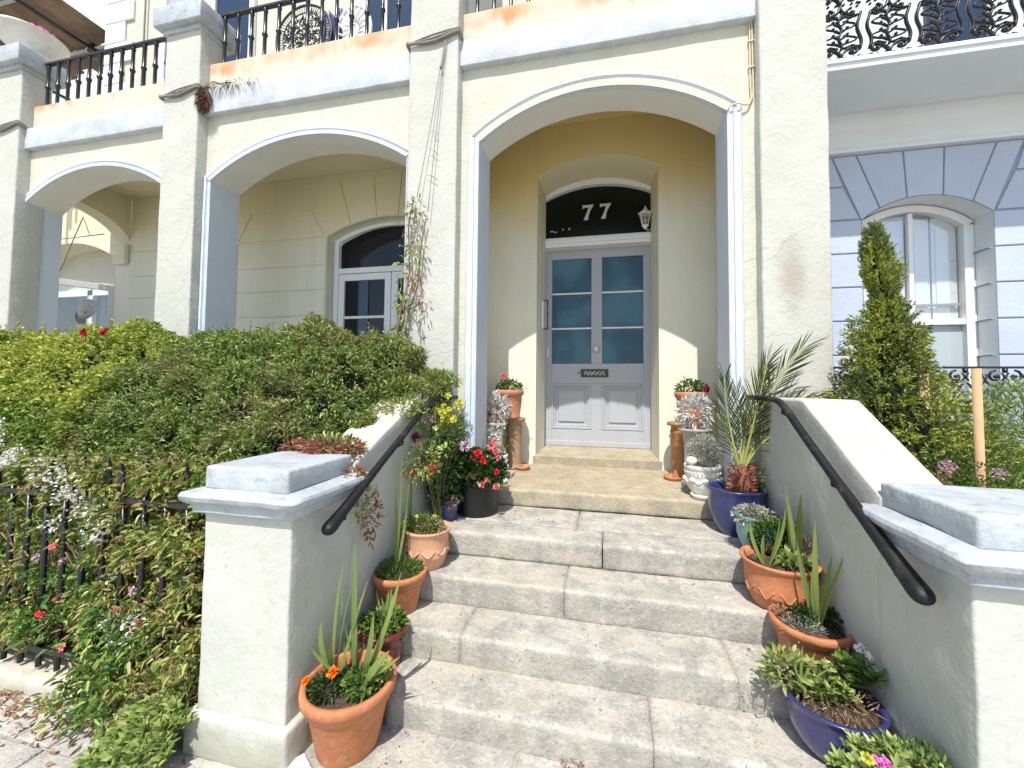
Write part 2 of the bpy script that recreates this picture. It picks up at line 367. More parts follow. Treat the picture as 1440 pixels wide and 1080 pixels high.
def rough(name, lo, hi, m, parent=None, res=.05, amp=.004, bev=.012, sc=6, fn=None, xonly=False):
    """a hand-made block: bevelled, finely divided, its surface and edges uneven"""
    bm = bmesh.new(); bmesh.ops.create_cube(bm, size=1)
    S = [hi[i] - lo[i] for i in range(3)]; C = [(hi[i] + lo[i]) / 2 for i in range(3)]
    for v in bm.verts: v.co = Vector([C[i] + v.co[i] * S[i] for i in range(3)])
    if bev: bmesh.ops.bevel(bm, geom=[e for e in bm.edges if not xonly or abs(e.verts[0].co.x - e.verts[1].co.x) > 1e-4], offset=min(bev, min(S) * .4), segments=2, affect='EDGES', profile=.6)
    for ax in range(3):
        n = int(S[ax] / res)
        for i in range(1, n):
            co = Vector((0, 0, 0)); co[ax] = lo[ax] + S[ax] * i / n; no = Vector((0, 0, 0)); no[ax] = 1
            bmesh.ops.bisect_plane(bm, geom=bm.verts[:] + bm.edges[:] + bm.faces[:], plane_co=co, plane_no=no)
    for v in bm.verts:
        d = noise.noise_vector(v.co * sc) + noise.noise_vector(v.co * sc * 3.3) * .45
        if fn: v.co = fn(v.co)
        v.co += d * amp
    me = bpy.data.meshes.new(name); bm.to_mesh(me); bm.free()
    return link(name, me, m, parent, True)
def arc(xl, xr, zs, za, n=24):
    c = (xl + xr) / 2; h = (xr - xl) / 2; s = za - zs; rad = (h * h + s * s) / (2 * s); cz = za - rad
    a0 = math.asin(h / rad)
    return [(c + rad * math.sin(-a0 + 2 * a0 * i / n), cz + rad * math.cos(-a0 + 2 * a0 * i / n)) for i in range(n + 1)]
def wall_open(mb, x0, x1, z0, z1, ops, y):
    """sheet in the plane y with arched openings (xl,xr,zbottom,zspring,zapex)"""
    x = x0
    for (xl, xr, zb, zs, za) in sorted(ops):
        mb.quad((x, y, z0), (xl, y, z0), (xl, y, z1), (x, y, z1))
        if zb > z0: mb.quad((xl, y, z0), (xr, y, z0), (xr, y, zb), (xl, y, zb))
        A = arc(xl, xr, zs, za)
        for (a, b), (c, d) in zip(A, A[1:]): mb.quad((a, y, b), (c, y, d), (c, y, z1), (a, y, z1))
        x = xr
    mb.quad((x, y, z0), (x1, y, z0), (x1, y, z1), (x, y, z1))
def reveal(op, y0, y1, inset=0):
    xl, xr, zb, zs, za = op
    j = [MB(), MB()]; s = MB()
    j[0].quad((xl, y0, zb), (xl, y0, zs), (xl + inset, y1, zs), (xl + inset, y1, zb)); j[1].quad((xr, y0, zs), (xr, y0, zb), (xr - inset, y1, zb), (xr - inset, y1, zs))
    A = arc(xl, xr, zs, za); B = arc(xl + inset, xr - inset, zs - inset * .3, za - inset, 24)
    for i in range(24): s.quad((A[i][0], y0, A[i][1]), (A[i + 1][0], y0, A[i + 1][1]), (B[i + 1][0], y1, B[i + 1][1]), (B[i][0], y1, B[i][1]))
    return j, s
def sweep_arch(op, prof, y=0):
    """mould a profile [(outward, y)] up a jamb, round the arch and down"""
    xl, xr, zb, zs, za = op; A = arc(xl, xr, zs, za)
    path = [((xl, zb), (-1, 0)), ((xl, zs - .004), (-1, 0))]
    c = (xl + xr) / 2; h = (xr - xl) / 2; s = za - zs; rad = (h * h + s * s) / (2 * s); cz = za - rad
    a0 = math.asin(h / rad); mit = math.tan((math.pi / 2 - a0) / 2)
    arcp = []
    for i, (x, z) in enumerate(A):
        dx, dz = (x - c) / rad, (z - cz) / rad
        if i == 0 or i == 24:
            sx = -1 if i == 0 else 1; dx, dz = sx * 1.0, mit
        arcp.append(((x, z), (dx, dz)))
    jl = [MB(), MB()]; ar = MB()
    def strip(mb, pts):
        n = len(mb.v); k = len(prof)
        if len(pts) == 2:
            (pa_, da), (pb_, db) = pts; pts = [((pa_[0] + (pb_[0] - pa_[0]) * t, pa_[1] + (pb_[1] - pa_[1]) * t), (da[0], db[1] if t == 1 and abs(db[1]) > 0 else (da[1] if t == 0 else 0))) for t in [i / 60 for i in range(61)]]
        for (p, d) in pts:
            for o, yy in prof:
                w_ = noise.noise_vector(Vector((p[0], yy * 3, p[1])) * 7) * (.0025 if o > 0 else 0) + noise.noise_vector(Vector((p[0], yy * 9, p[1])) * 28) * (.0012 if o > 0 else 0)
                mb.v.append((p[0] + d[0] * o + w_.x, yy + w_.y, p[1] + d[1] * o + w_.z))
        for i in range(len(pts) - 1):
            for q in range(k - 1): mb.f.append((n + i * k + q, n + (i + 1) * k + q, n + (i + 1) * k + q + 1, n + i * k + q + 1))
    strip(jl[0], [((xl, zb), (-1, 0)), ((xl, zs), (-1, mit))]); strip(jl[1], [((xr, zs), (1, mit)), ((xr, zb), (1, 0))])
    strip(ar, arcp); return jl, ar

# leaf-shaped faces in bulk
def leaves(name, P, A, ln, wd, m, parent=None, fold=.25, droop=.15, tri=False):
    P = np.asarray(P, float); n = len(P); A = np.asarray(A, float); A /= (np.linalg.norm(A, axis=1, keepdims=True) + 1e-9)
    ln = np.broadcast_to(np.asarray(ln, float), (n,)).reshape(n, 1); wd = np.broadcast_to(np.asarray(wd, float), (n,)).reshape(n, 1)
    rnd = RNG.normal(size=(n, 3)); S = np.cross(A, rnd); S /= (np.linalg.norm(S, axis=1, keepdims=True) + 1e-9); U = np.cross(S, A)
    U *= np.sign(U[:, 2:3] + 1e-6)
    D = np.array([[0, 0, -1.]])
    v = np.empty((n, 6, 3)); v[:, 0] = P
    v[:, 1] = P + A * ln * .33 + S * wd * .5 + U * wd * fold; v[:, 2] = P + A * ln * .72 + S * wd * .36 + U * wd * fold * .7 + D * ln * droop * .4
    v[:, 3] = P + A * ln + D * ln * droop
    v[:, 4] = P + A * ln * .72 - S * wd * .36 + U * wd * fold * .7 + D * ln * droop * .4; v[:, 5] = P + A * ln * .33 - S * wd * .5 + U * wd * fold
    idx = np.arange(n)[:, None] * 6
    f = np.concatenate([idx + np.array([[0, 1, 2, 3]]), idx + np.array([[0, 3, 4, 5]])], axis=1).reshape(-1)
    me = bpy.data.meshes.new(name); me.vertices.add(n * 6); me.vertices.foreach_set('co', v.reshape(-1).astype(np.float32))
    me.loops.add(len(f)); me.loops.foreach_set('vertex_index', f.astype(np.int32)); me.polygons.add(n * 2)
    me.polygons.foreach_set('loop_start', np.arange(n * 2, dtype=np.int32) * 4); me.polygons.foreach_set('loop_total', np.full(n * 2, 4, np.int32))
    me.update(calc_edges=True)
    return link(name, me, m, parent)
def unit(n): v = RNG.normal(size=(n, 3)); return v / np.linalg.norm(v, axis=1, keepdims=True)
def blob(c, r, n, flat=1.0, shell=.6):
    """points through an ellipsoid, denser at its skin, with their outward directions"""
    d = unit(n); rr = (1 - shell * RNG.random(n) ** 2)[:, None]; r = np.array(r) if hasattr(r, '__len__') else np.array([r, r, r * flat])
    return np.array(c) + d * rr * r, d
def foliage(name, c, r, n, m, parent, ln=.03, wd=.015, up=.4, stuff=True, shell=.6, hemi=False):
    P, D = blob(c, r, n, shell=shell)
    if hemi: P[:, 2] = c[2] + np.abs(P[:, 2] - c[2]); D[:, 2] = np.abs(D[:, 2])
    A = D + unit(n) * .8 + np.array([[0, 0, up]])
    o = leaves(name, P, A, ln * RNG.uniform(.6, 1.3, n), wd * RNG.uniform(.7, 1.2, n), m, parent)
    if stuff: o['kind'] = 'stuff'
    return o
def flower(c, nrm, r, m, parent, petals=14, layers=2, centre=None, name='flower', rw=.55):
    nrm = Vector(nrm).normalized(); a = nrm.orthogonal().normalized(); b = nrm.cross(a)
    P = []; A = []; LN = []
    for l in range(layers):
        for i in range(petals):
            t = 2 * math.pi * (i + .5 * l) / petals + random.uniform(-.15, .15); e = .12 + .45 * l + random.uniform(-.08, .12)
            P.append(tuple(Vector(c) + nrm * r * .1 * l)); d = (a * math.cos(t) + b * math.sin(t)) * math.cos(e) + nrm * math.sin(e); A.append(tuple(d)); LN.append(r * (1 - .22 * l) * random.uniform(.85, 1.1))
    o = leaves(name, P, A, LN, np.array(LN) * rw, m, parent, droop=.02)
    if centre:
        MB().ball(tuple(Vector(c) + nrm * r * .12), r * .28, .6, 8, 5).build('flower_centre', centre, o, True)
    return o
def sword(name, base, tip, w, m, parent, bend=(0, 0, 0), n=8, fold=.2):
    """one long iris blade"""
    b, t, k = Vector(base), Vector(tip), Vector(bend); mb = MB(); side = (t - b).cross(Vector((random.uniform(-1, 1), random.uniform(-1.4, -.6), 0))).normalized()
    for i in range(n + 1):
        s = i / n; p = b.lerp(t, s) + k * (4 * s * (1 - s)) + k * s * s * .6; ww = w * (.75 + .6 * s - .3 * s * s) * (1 - s ** 4) * .5 + .0005
        nn = side.cross(t - b).normalized() * ww * fold
        mb.v += [tuple(p - side * ww + nn), tuple(p), tuple(p + side * ww + nn)]
    for i in range(n): mb.f += [(3 * i, 3 * i + 1, 3 * i + 4, 3 * i + 3), (3 * i + 1, 3 * i + 2, 3 * i + 5, 3 * i + 4)]
    return mb.build(name, m, parent, True)

# ================================================================ THE SETTING
ZL, Z1, Z2, Z3, Z4, Z5 = -.758, -.879, -1.017, -1.157, -1.285, -1.404
# pavement, one sheet to the horizon
tag(MB().quad((-60, -60, Z5 - .012), (60, -60, Z5 - .012), (60, 60, Z5 - .012), (-60, 60, Z5 - .012)).build('ground', 'pave'), kind='structure')
pav = empty('pavement', kind='structure')
for i, (xa, xb) in enumerate(((-3.9, -3.0), (-2.99, -2.1), (-2.09, -1.2), (-1.19, -.3), (-.29, .6), (.61, 1.5))):
    for (ya, yb) in ((-.6, .35), (.36, 1.16)) + (((1.17, 1.55),) if i not in (2,) else ()):
        rough('paving_slab', (xa, ya, Z5 - .05), (xb, yb, Z5 + random.uniform(-.002, .002)), 'pave', pav, .12, .002, .008)
# front garden soil
tag(MB().quad((-8, 1.5, -1.35), (-1.5, 1.5, -1.35), (-1.5, 2.8, -1.2), (-8, 2.8, -1.2)).quad((1.2, 1.5, -1.35), (6, 1.5, -1.35), (6, 3.8, -1.2), (1.2, 3.8, -1.2)).build('garden_soil', 'soil'), kind='structure')

XL, XR = -1.15, .945          # inner faces of the stair side walls
steps = empty('stone_steps', kind='structure')
def step(ztop, y0, y1, seams, m='step', th=.15, back=.03):
    xs = [XL - .04] + seams + [XR + .04]
    for a, b in zip(xs, xs[1:]):
        rough('step_stone', (a + .0018, y0, ztop - th), (b - .0018, y1 + back, ztop), m, steps, .03, .0045, .018, 9, None, True)
step(ZL, 2.885, 3.87, [], 'sill', .125, 0)
for a, b in ((XL - .04, -.182), (-.178, XR + .04)): rough('step_stone', (a + .002, 2.532, Z1 - .12), (b - .002, 2.884, Z1 - .001), 'step', steps, .04, .003, .006, 7, None, True)
for a, b in ((XL - .04, -.02), (-.016, XR + .04)): rough('step_stone', (a + .002, 2.30, Z1 - .14), (b - .002, 2.528, Z1), 'step', steps, .035, .0035, .02, 7, None, True)
step(Z2, 2.032, 2.30, [-.205]); step(Z3, 1.785, 2.032, [-.66, .52]); step(Z4, 1.548, 1.785, [-.9, .17])
step(Z5 + .0, 1.17, 1.548, [-.33, .5], 'step', .12)
MB().box(XL, 1.6, -1.42, XR, 3.8, Z5 - .02).box(XL, 1.85, -1.42, XR, 3.8, Z4 - .02).box(XL, 2.1, -1.42, XR, 3.8, Z3 - .02).box(XL, 2.35, -1.42, XR, 3.8, Z2 - .02).build('step_core', 'soil', steps)

# ================================================================ HOUSE 77
house = empty('terraced_house', 'cream stuccoed terraced house with three segmental arches, numbered door and rust-stained balcony', 'house', loc=(-2, 3, -1.4))
hp = house.location.copy(); house.location = (0, 0, 0)
YF, YB, YW = 2.88, 3.16, 3.86
OPS = [(-5.87, -4.03, ZL, 1.83, 2.12), (-3.51, -1.57, ZL, 1.83, 2.13), (-.96, .80, ZL, 1.89, 2.19)]
w = MB(); wall_open(w, -6.2, 1.3, -1.4, 2.56, OPS[:2] + [OPS[2][:2] + (-1.4,) + OPS[2][3:]], YF); w.quad((-6.2, YB, 2.44), (-6.2, YB, -1.4), (-5.87, YB, -1.4), (-5.87, YB, 2.44))
w2 = MB(); wall_open(w2, -6.2, 1.3, -1.4, 2.62, OPS, YB)
w.build('arcade_wall', 'cream', house); w2.build('arcade_inner_wall', 'loggia', house)
for k, op in enumerate(OPS):
    y0 = YF + (.04 if k == 2 else -.0)
    j, s = reveal(op, y0, YB); [q_.build('arch_jamb', 'white_blue', house) for q_ in j]; s.build('arch_soffit', 'soffit', house, True)
    pj = [(0, YF + (.04 if k == 2 else 0)), (0, YF - .012), (.012, YF - .022), (.016, YF - .008), (.034, YF - .008), (.038, YF - .026), (.058, YF - .026), (.062, YF - .01), (.078, YF - .01), (.086, YF - .02), (.094, YF - .004)]
    if k == 2: pa = [(0, YF + .05), (.070, YF - .012), (.080, YF - .003)]
    else: pa = [(0, YF), (0, YF - .022), (.03, YF - .026), (.034, YF - .006), (.046, YF - .006), (.048, YF - .022), (.07, YF - .022), (.074, YF - .002)]
    jl, _ = sweep_arch(op, pj); _, ar = sweep_arch(op, pa)
    [q_.build('jamb_moulding', 'white_blue', house) for q_ in jl]; ar.build('arch_moulding', 'white_blue', house)
# piers
PIERS = [(-6.25, -5.85), (-3.975, -3.58), (-1.512, -1.108), (.972, 1.36)]
for k, (a, b) in enumerate(PIERS):
    top = (3.2, 3.22, 6.5, 6.5)[k]
    p = rough('pier', (a, 2.78, -1.4), (b, 2.995 if k < 3 else 3.9, top), 'pier', house, .09, .004, .012, 5)
    if k < 2:
        rough('pier_cap', (a - .07, 2.71, 3.24), (b + .07, 3.12, 3.42), 'cap', house, .06, .003, .012)
        rough('pier_neck', (a - .02, 2.76, 3.195), (b + .02, 3.06, 3.243), 'cap', house, .08, .003, .008)
# lintel bands and parapet bands between piers
for k, (a, b) in enumerate(((-5.85, -3.975), (-3.58, -1.512), (-1.108, .972))):
    zb, zt, zr = ((2.385, 2.595, 2.865), (2.43, 2.665, 2.94), (2.472, 2.68, 2.94))[k]
    rough('lintel_band', (a - .002, YF - .055, zb), (b + .002, YF + .1, zt), 'blue_band', house, .07, .003, .008, 4)
    rough('parapet_band', (a - .002, YF - .002, zt + .001), (b + .002, YF + .14, zr), 'rust', house, .07, .003, .01, 4)
MB().box(-6.2, 2.97, 2.62, 1.3, 4.0, 2.80).build('balcony_floor', 'greystone', house)
MB().box(-6.2, YB, 2.36, -1.29, YW, 2.4).build('loggia_ceiling', 'loggia', house)
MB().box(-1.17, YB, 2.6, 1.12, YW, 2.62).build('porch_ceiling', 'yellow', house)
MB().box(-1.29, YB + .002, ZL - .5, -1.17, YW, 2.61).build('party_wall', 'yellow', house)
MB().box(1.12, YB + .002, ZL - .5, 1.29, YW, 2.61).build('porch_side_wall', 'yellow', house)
# back wall: porch
DOP = (-.672, .478, ZL, 2.092, 2.25)
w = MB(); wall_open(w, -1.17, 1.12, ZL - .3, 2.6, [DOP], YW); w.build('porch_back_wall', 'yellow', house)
j, s = reveal(DOP, YW, 4.25, .028); [q_.build('door_reveal', 'loggia', house) for q_ in j]; s.build('door_soffit', 'loggia', house, True)
# back wall: loggia, coursed stucco blocks standing proud of their joints
WOP = (-3.07, -1.58, .0, 1.655, 1.83); LOP = (-7.9, -6.2, ZL, 1.6, 1.85)
w = MB(); wall_open(w, -8.2, -1.29, -1.3, 2.37, [WOP, LOP], YW + .006); w.build('loggia_back_wall', 'loggia', house)
jn = .0065
def block(poly, parent=house, y=YW - .004, m='loggia', th=.010, name='stone_block'):
    c = (sum(p[0] for p in poly) / len(poly), sum(p[1] for p in poly) / len(poly))
    return MB().prism(poly, y, y + th + .002).build(name, m, parent, bevel=.0025, seg=1)
def rect(a, b, c, d): return [(a, c), (b, c), (b, d), (a, d)]
zc = [-.74, -.44, -.14, .16, .46, .76, 1.055, 1.335, 1.65]
for a, b in ((-5.95, -4.28), (-4.28, -3.075)):
    for z0, z1 in zip(zc, zc[1:]): block(rect(a + jn, b - jn, z0 + jn, z1 - jn))
block([(-4.27, 1.66), (-3.10, 1.66), (-3.30, 1.985), (-4.07, 1.985)])
block([(-5.9, 1.66), (-4.4, 1.66), (-4.6, 1.985), (-5.7, 1.985)])
block([(-4.28, 1.68), (-4.10, 1.995), (-4.6, 1.995), (-4.38, 1.68)][::-1])
A = arc(-3.075, -1.575, 1.66, 1.836, 24)
vou = [0, 5, 10, 14, 19, 24]
for i in range(5):
    seg_ = A[vou[i]:vou[i + 1] + 1]; c = ((-3.07 - 1.58) / 2, .2)
    up = []
    for (x, z) in (seg_[-1], seg_[0]):
        t = (2.3 - c[1]) / (z - c[1]); up.append((max(-3.9, c[0] + (x - c[0]) * t), 2.3))
    sh = lambda p, dx: (p[0] + dx, p[1])
    poly = [sh(seg_[0], .003)] + seg_[1:-1] + [sh(seg_[-1], -.003), sh(up[0], -.004), sh(up[1], .004)]
    block(poly)
j, s = reveal(WOP, YW + .004, 4.02); [q_.build('window_reveal', 'loggia', house) for q_ in j]; s.build('window_soffit', 'loggia', house, True)
# ---- arched window behind the middle arch: fanlight over glazed doors
win = MB(); yw = 3.97
def frame_rect(mb, a, b, c, d, t, y0, y1, tb=None):
    tb = tb or t
    mb.box(a, y0, c, a + t, y1, d).box(b - t, y0, c, b, y1, d).box(a + t, y0, d - t, b - t, y1, d).box(a + t, y0, c, b - t, y1, c + tb)
win.box(-3.06, yw + .003, 0, -3.0, yw + .06, 1.625).box(-1.65, yw + .003, 0, -1.59, yw + .06, 1.625)
B = arc(-3.06, -1.59, 1.64, 1.815, 24); Bi = arc(-2.99, -1.66, 1.62, 1.775, 24)
for i in range(24): win.quad((Bi[i][0], yw, Bi[i][1]), (Bi[i + 1][0], yw, Bi[i + 1][1]), (B[i + 1][0], yw, B[i + 1][1]), (B[i][0], yw, B[i][1])); win.quad((Bi[i][0], yw, Bi[i][1]), (Bi[i][0], yw + .06, Bi[i][1]), (Bi[i + 1][0], yw + .06, Bi[i + 1][1]), (Bi[i + 1][0], yw, Bi[i + 1][1]))
win.box(-3.0, yw - .012, 1.255, -1.65, yw + .06, 1.315)
wo = win.build('arched_window', 'white', house, bevel=.003)
MB().prism([(-2.99, 1.315), (-1.66, 1.315)] + arc(-2.99, -1.66, 1.60, 1.775, 16)[::-1], yw + .035, yw + .045).build('pane', 'dark_glass', wo)
for a, b in ((-2.995, -2.335), (-2.325, -1.655)):
    lf = MB(); frame_rect(lf, a, b, .0, 1.25, .075, yw + .006, yw + .05, .1); lf.box(a + .075, yw + .012, .74, b - .075, yw + .045, .77); lf.box(a + .075, yw + .012, .36, b - .075, yw + .045, .39)
    lf.build('door_leaf', 'white', wo, bevel=.004)
    for z0, z1 in ((.1, .36), (.39, .74), (.77, 1.175)):
        MB().box(a + .075, yw + .03, z0, b - .075, yw + .036, z1).build('pane', 'dark_glass', wo)
# something pale and round hung inside, a folded-back curtain edge seen through the glass
MB().box(-2.75, yw + .02, .1, -2.62, yw + .028, 1.17).build('curtain', 'blue_glass', wo)
# ---- cross wall with its own arch at the end of the loggia, and a glazed door leaf beyond
cx = -5.97
cw = MB(); yy = [YB + (YW - YB) * i / 12 for i in range(13)]
def czz(y): t = (y - YB) / (YW - YB); return 1.74 + .36 * math.sqrt(max(0, 1 - (t * .98) ** 2))
for a, b in zip(yy, yy[1:]):
    cw.quad((cx, a, czz(a)), (cx, b, czz(b)), (cx, b, 2.37), (cx, a, 2.37)); cw.quad((cx - .22, a, czz(a)), (cx - .22, b, czz(b)), (cx, b, czz(b)), (cx, a, czz(a)))
cw.build('cross_arch', 'loggia', house)
MB().box(cx - .2, YW - .05, 1.5, cx + .002, YW + .003, 1.76).build('impost_block', 'loggia', house, bevel=.01)
j, s = reveal(LOP, YW + .004, 4.3); [q_.build('window_reveal', 'loggia', house) for q_ in j]; s.build('window_soffit', 'loggia', house, True)
lw = empty('french_window', None); lw.parent = house
f1 = MB(); frame_rect(f1, -7.88, -6.22, ZL, 1.28, .08, 4.12, 4.2); f1.box(-7.1, 4.12, ZL, -7.0, 4.2, 1.28); f1.build('frame', 'white', lw, bevel=.004)
MB().box(-7.8, 4.17, ZL, -7.1, 4.18, 1.2).build('pane', 'dark_glass', lw); MB().box(-7.0, 4.17, ZL, -6.3, 4.18, 1.2).build('pane', 'dark_glass', lw)
MB().prism([(-7.88, 1.29), (-6.22, 1.29)] + arc(-7.88, -6.22, 1.5, 1.83, 16)[::-1], 4.16, 4.17).build('pane', 'cream', lw)
# leaf swung out
lf = empty('door_leaf'); lf.parent = house; lf.location = (-6.22, YW + .02, 0); lf.rotation_euler = (0, 0, R(-118))
f2 = MB(); frame_rect(f2, -.02, .72, ZL, 1.24, .075, -.02, .02, .2); f2.box(.05, -.012, .55, .65, .012, .58); f2.build('leaf_frame', 'white', lf, bevel=.004)
MB().box(.05, -.004, ZL + .2, .65, .004, 1.17).build('pane', 'clear_glass', lf)

# ---- the front door of number 77
yd = 4.36; dz0, dz1 = -.645, 1.50; dx0, dx1 = -.668, .468
fr = MB(); fr.box(-.66, 4.25, dz0 - .02, dx0 + .02, 4.33, 1.5); 
df = MB(); df.box(-.70, 4.262, -.65, dx0 + .004, 4.42, 1.99).box(dx1 - .004, 4.262, -.65, .51, 4.42, 1.99)
df.box(-.70, 4.24, 1.50, .51, 4.42, 1.535).box(-.70, 4.225, 1.535, .51, 4.42, 1.575).box(-.70, 4.25, 1.575, .51, 4.42, 1.605)
Bo = arc(-.70, .51, 2.06, 2.235, 24); Bi = arc(-.664, .466, 2.035, 2.165, 24)
for i in range(24):
    df.quad((Bi[i][0], 4.262, Bi[i][1]), (Bi[i + 1][0], 4.262, Bi[i + 1][1]), (Bo[i + 1][0], 4.262, Bo[i + 1][1]), (Bo[i][0], 4.262, Bo[i][1]))
    df.quad((Bi[i][0], 4.262, Bi[i][1]), (Bi[i][0], 4.34, Bi[i][1]), (Bi[i + 1][0], 4.34, Bi[i + 1][1]), (Bi[i + 1][0], 4.262, Bi[i + 1][1]))
df.build('door_frame', 'white', house, bevel=.003)
fan = MB().prism([(-.664, 1.605), (.466, 1.605)] + arc(-.664, .466, 2.035, 2.165, 16)[::-1], 4.32, 4.34).build('fanlight', 'fan_glass', house)
def digit(x, z, h):
    s = h / .17
    P = [(0, .17), (0, .128), (.012, .136), (.03, .142), (.066, .142), (.05, .09), (.03, .04), (.012, .0), (.062, .0), (.068, .05), (.083, .1), (.118, .158), (.118, .17), (.10, .166), (.02, .166)]
    return MB().prism([(x + a * s, z + b * s) for a, b in P], 4.296, 4.308).build('number_seven', 'silver', fan)
digit(-.25, 1.80, .165); digit(-.065, 1.80, .165)
for x, z, w_, h_ in ((-.60, 1.70, .03, .012), (-.56, 1.69, .03, .01), (-.47, 1.71, .012, .015), (-.40, 1.71, .015, .02)):
    MB().box(x, 4.314, z, x + w_, 4.3195, z + h_).build('paint_scrape', 'silver', fan)
door = empty('front_door'); door.parent = house
d = MB(); st = .082
d.box(dx0, yd, dz0, dx0 + st, yd + .045, dz1).box(dx1 - st, yd, dz0, dx1, yd + .045, dz1)
d.box(dx0 + st, yd, 1.40, dx1 - st, yd + .045, dz1).box(dx0 + st, yd, .03, dx1 - st, yd + .045, .245).box(dx0 + st, yd, dz0, dx1 - st, yd + .045, -.46)
cm = (dx0 + dx1) / 2; d.box(cm - .055, yd, .245, cm + .055, yd + .045, 1.40).box(cm - .055, yd, -.46, cm + .055, yd + .045, .03)
d.box(dx0 + st, yd + .03, -.46, cm - .055, yd + .04, .03).box(cm + .055, yd + .03, -.46, dx1 - st, yd + .04, .03)
d.build('door_slab', 'door', door, bevel=.003)
for a, b in ((dx0 + st, cm - .055), (cm + .055, dx1 - st)):
    for z0, z1 in ((.245, .622), (.64, 1.008), (1.026, 1.40)):
        MB().box(a + .001, yd + .022, z0, b - .001, yd + .028, z1).build('pane', 'door_glass', door)
    for z in (.631, 1.017): MB().box(a, yd + .008, z - .009, b, yd + .036, z + .009).build('glazing_bar', 'white', door, bevel=.003)
    pm = MB()
    for t0, t1, y0, y1 in ((0, .022, yd - .006, yd + .03), (.022, .045, yd + .012, yd + .03)):
        pm.box(a + t0, y0, -.46 + t0, a + t1, y1, .03 - t0).box(b - t1, y0, -.46 + t0, b - t0, y1, .03 - t0).box(a + t1, y0, .03 - t1, b - t1, y1, .03 - t0).box(a + t1, y0, -.46 + t0, b - t1, y1, -.46 + t1)
    pm.build('panel_moulding', 'door', door, bevel=.004)
    MB().box(a + .075, yd + .016, -.385, b - .075, yd + .031, -.045).build('raised_panel', 'door', door, bevel=.006)
MB().box(dx0 + .005, yd - .008, dz0, dx1 - .005, yd + .01, dz0 + .055).build('weather_board', 'door', door, bevel=.004)
kn = MB().lathe([(.001, -.03), (.03, -.03), (.034, -.022), (.022, -.012), (.012, 0), (.03, .001), (.032, .004)], (0, 0, 0), 20)
ko = kn.build('door_knob', 'silver', door, True); ko.rotation_euler = (R(-90), 0, 0); ko.location = (cm - .003, yd - .008, .402); ko.scale = (1, 1, 1)
lp = MB().box(cm - .165, yd - .01, .10, cm + .125, yd, .185).build('letter_plate', 'black', door, bevel=.002)
g = MB()
for i in range(15):   # cast ornament on the flap
    x = cm - .125 + i * .015; z = .143 + .018 * math.sin(i * 2.1)
    g.ball((x, yd - .012, z), .0085, 1, 8, 5)
for i in range(2): g.tube([(cm - .13 + .22 * t / 12, yd - .013, .143 + (.022 - .008 * i) * math.cos(t * 1.05 + i * 3.14)) for t in range(13)], .003, 5)
g.build('letter_plate_ornament', 'silver', lp)
MB().box(dx0 + .028, yd - .006, .33, dx0 + .052, yd, .42).build('lock_plate', 'silver', door, bevel=.002)
MB().box(cm - .205, yd - .012, .14, cm - .17, yd, .147).build('latch', 'black', door)
# bell pull on the left reveal
bp = MB(); bp.box(-.668, 4.10, .61, -.64, 4.16, .89); bp.build('bell_plate', 'white', house, bevel=.004)
MB().tube([(-.635, 4.13, .60), (-.60, 4.13, .60), (-.60, 4.13, .635)], .008, 6).tube([(-.635, 4.13, .90), (-.60, 4.13, .90), (-.60, 4.13, .865)], .008, 6).tube([(-.60, 4.13, .6), (-.60, 4.13, .9)], .006, 6).build('pull_handle', 'black', house)
# sloping threshold
MB().prism_x([(3.86, ZL - .02), (4.42, ZL - .02), (4.42, -.646), (4.34, -.648), (3.865, -.674), (3.858, -.68)], -.70, .505).build('door_threshold', 'sill', house, bevel=.004)

# ---- upper storey wall and windows behind the balcony
YU = 4.0
uw = MB(); uw.quad((-6.75, YU, 2.6), (2, YU, 2.6), (2, YU, 7.5), (-6.75, YU, 7.5)); uw.quad((-6.75, 6.5, 2.6), (-6.75, YU, 2.6), (-6.75, YU, 7.5), (-6.75, 6.5, 7.5)); uw.build('upper_wall', 'cream', house)
def upwin(a, b, c, d, mull=None, gl='blue_glass'):
    m = MB(); frame_rect(m, a, b, c, d, .07, YU - .05, YU - .004); 
    if mull: m.box(mull - .02, YU - .045, c + .07, mull + .02, YU - .006, d - .07)
    m.box(a - .05, YU - .09, c - .05, b + .05, YU - .004, c)
    o = m.build('upper_window', 'white', house, bevel=.004)
    MB().box(a + .07, YU - .02, c + .07, b - .07, YU - .012, d - .07).build('pane', gl, o)
upwin(-4.95, -4.28, 2.95, 6.2); upwin(-2.78, -1.75, 3.86, 6.2, -2.47); upwin(-5.75, -5.2, 3.9, 6.2, None, 'pale_glass'); upwin(-.6, .4, 2.95, 6.2)
for i in range(11):
    z = 2.9 + i * .29
    MB().box(-6.75 - .02, YU - .03, z + .008, -6.28 if i % 2 else -6.42, YU - .001, z + .282).build('quoin_stone', 'neigh_white', house, bevel=.008)
MB().tube([(-6.05, YU - .04, 2.7), (-6.05, YU - .04, 7.4)], .012, 6).build('wall_cable', 'rope', house)
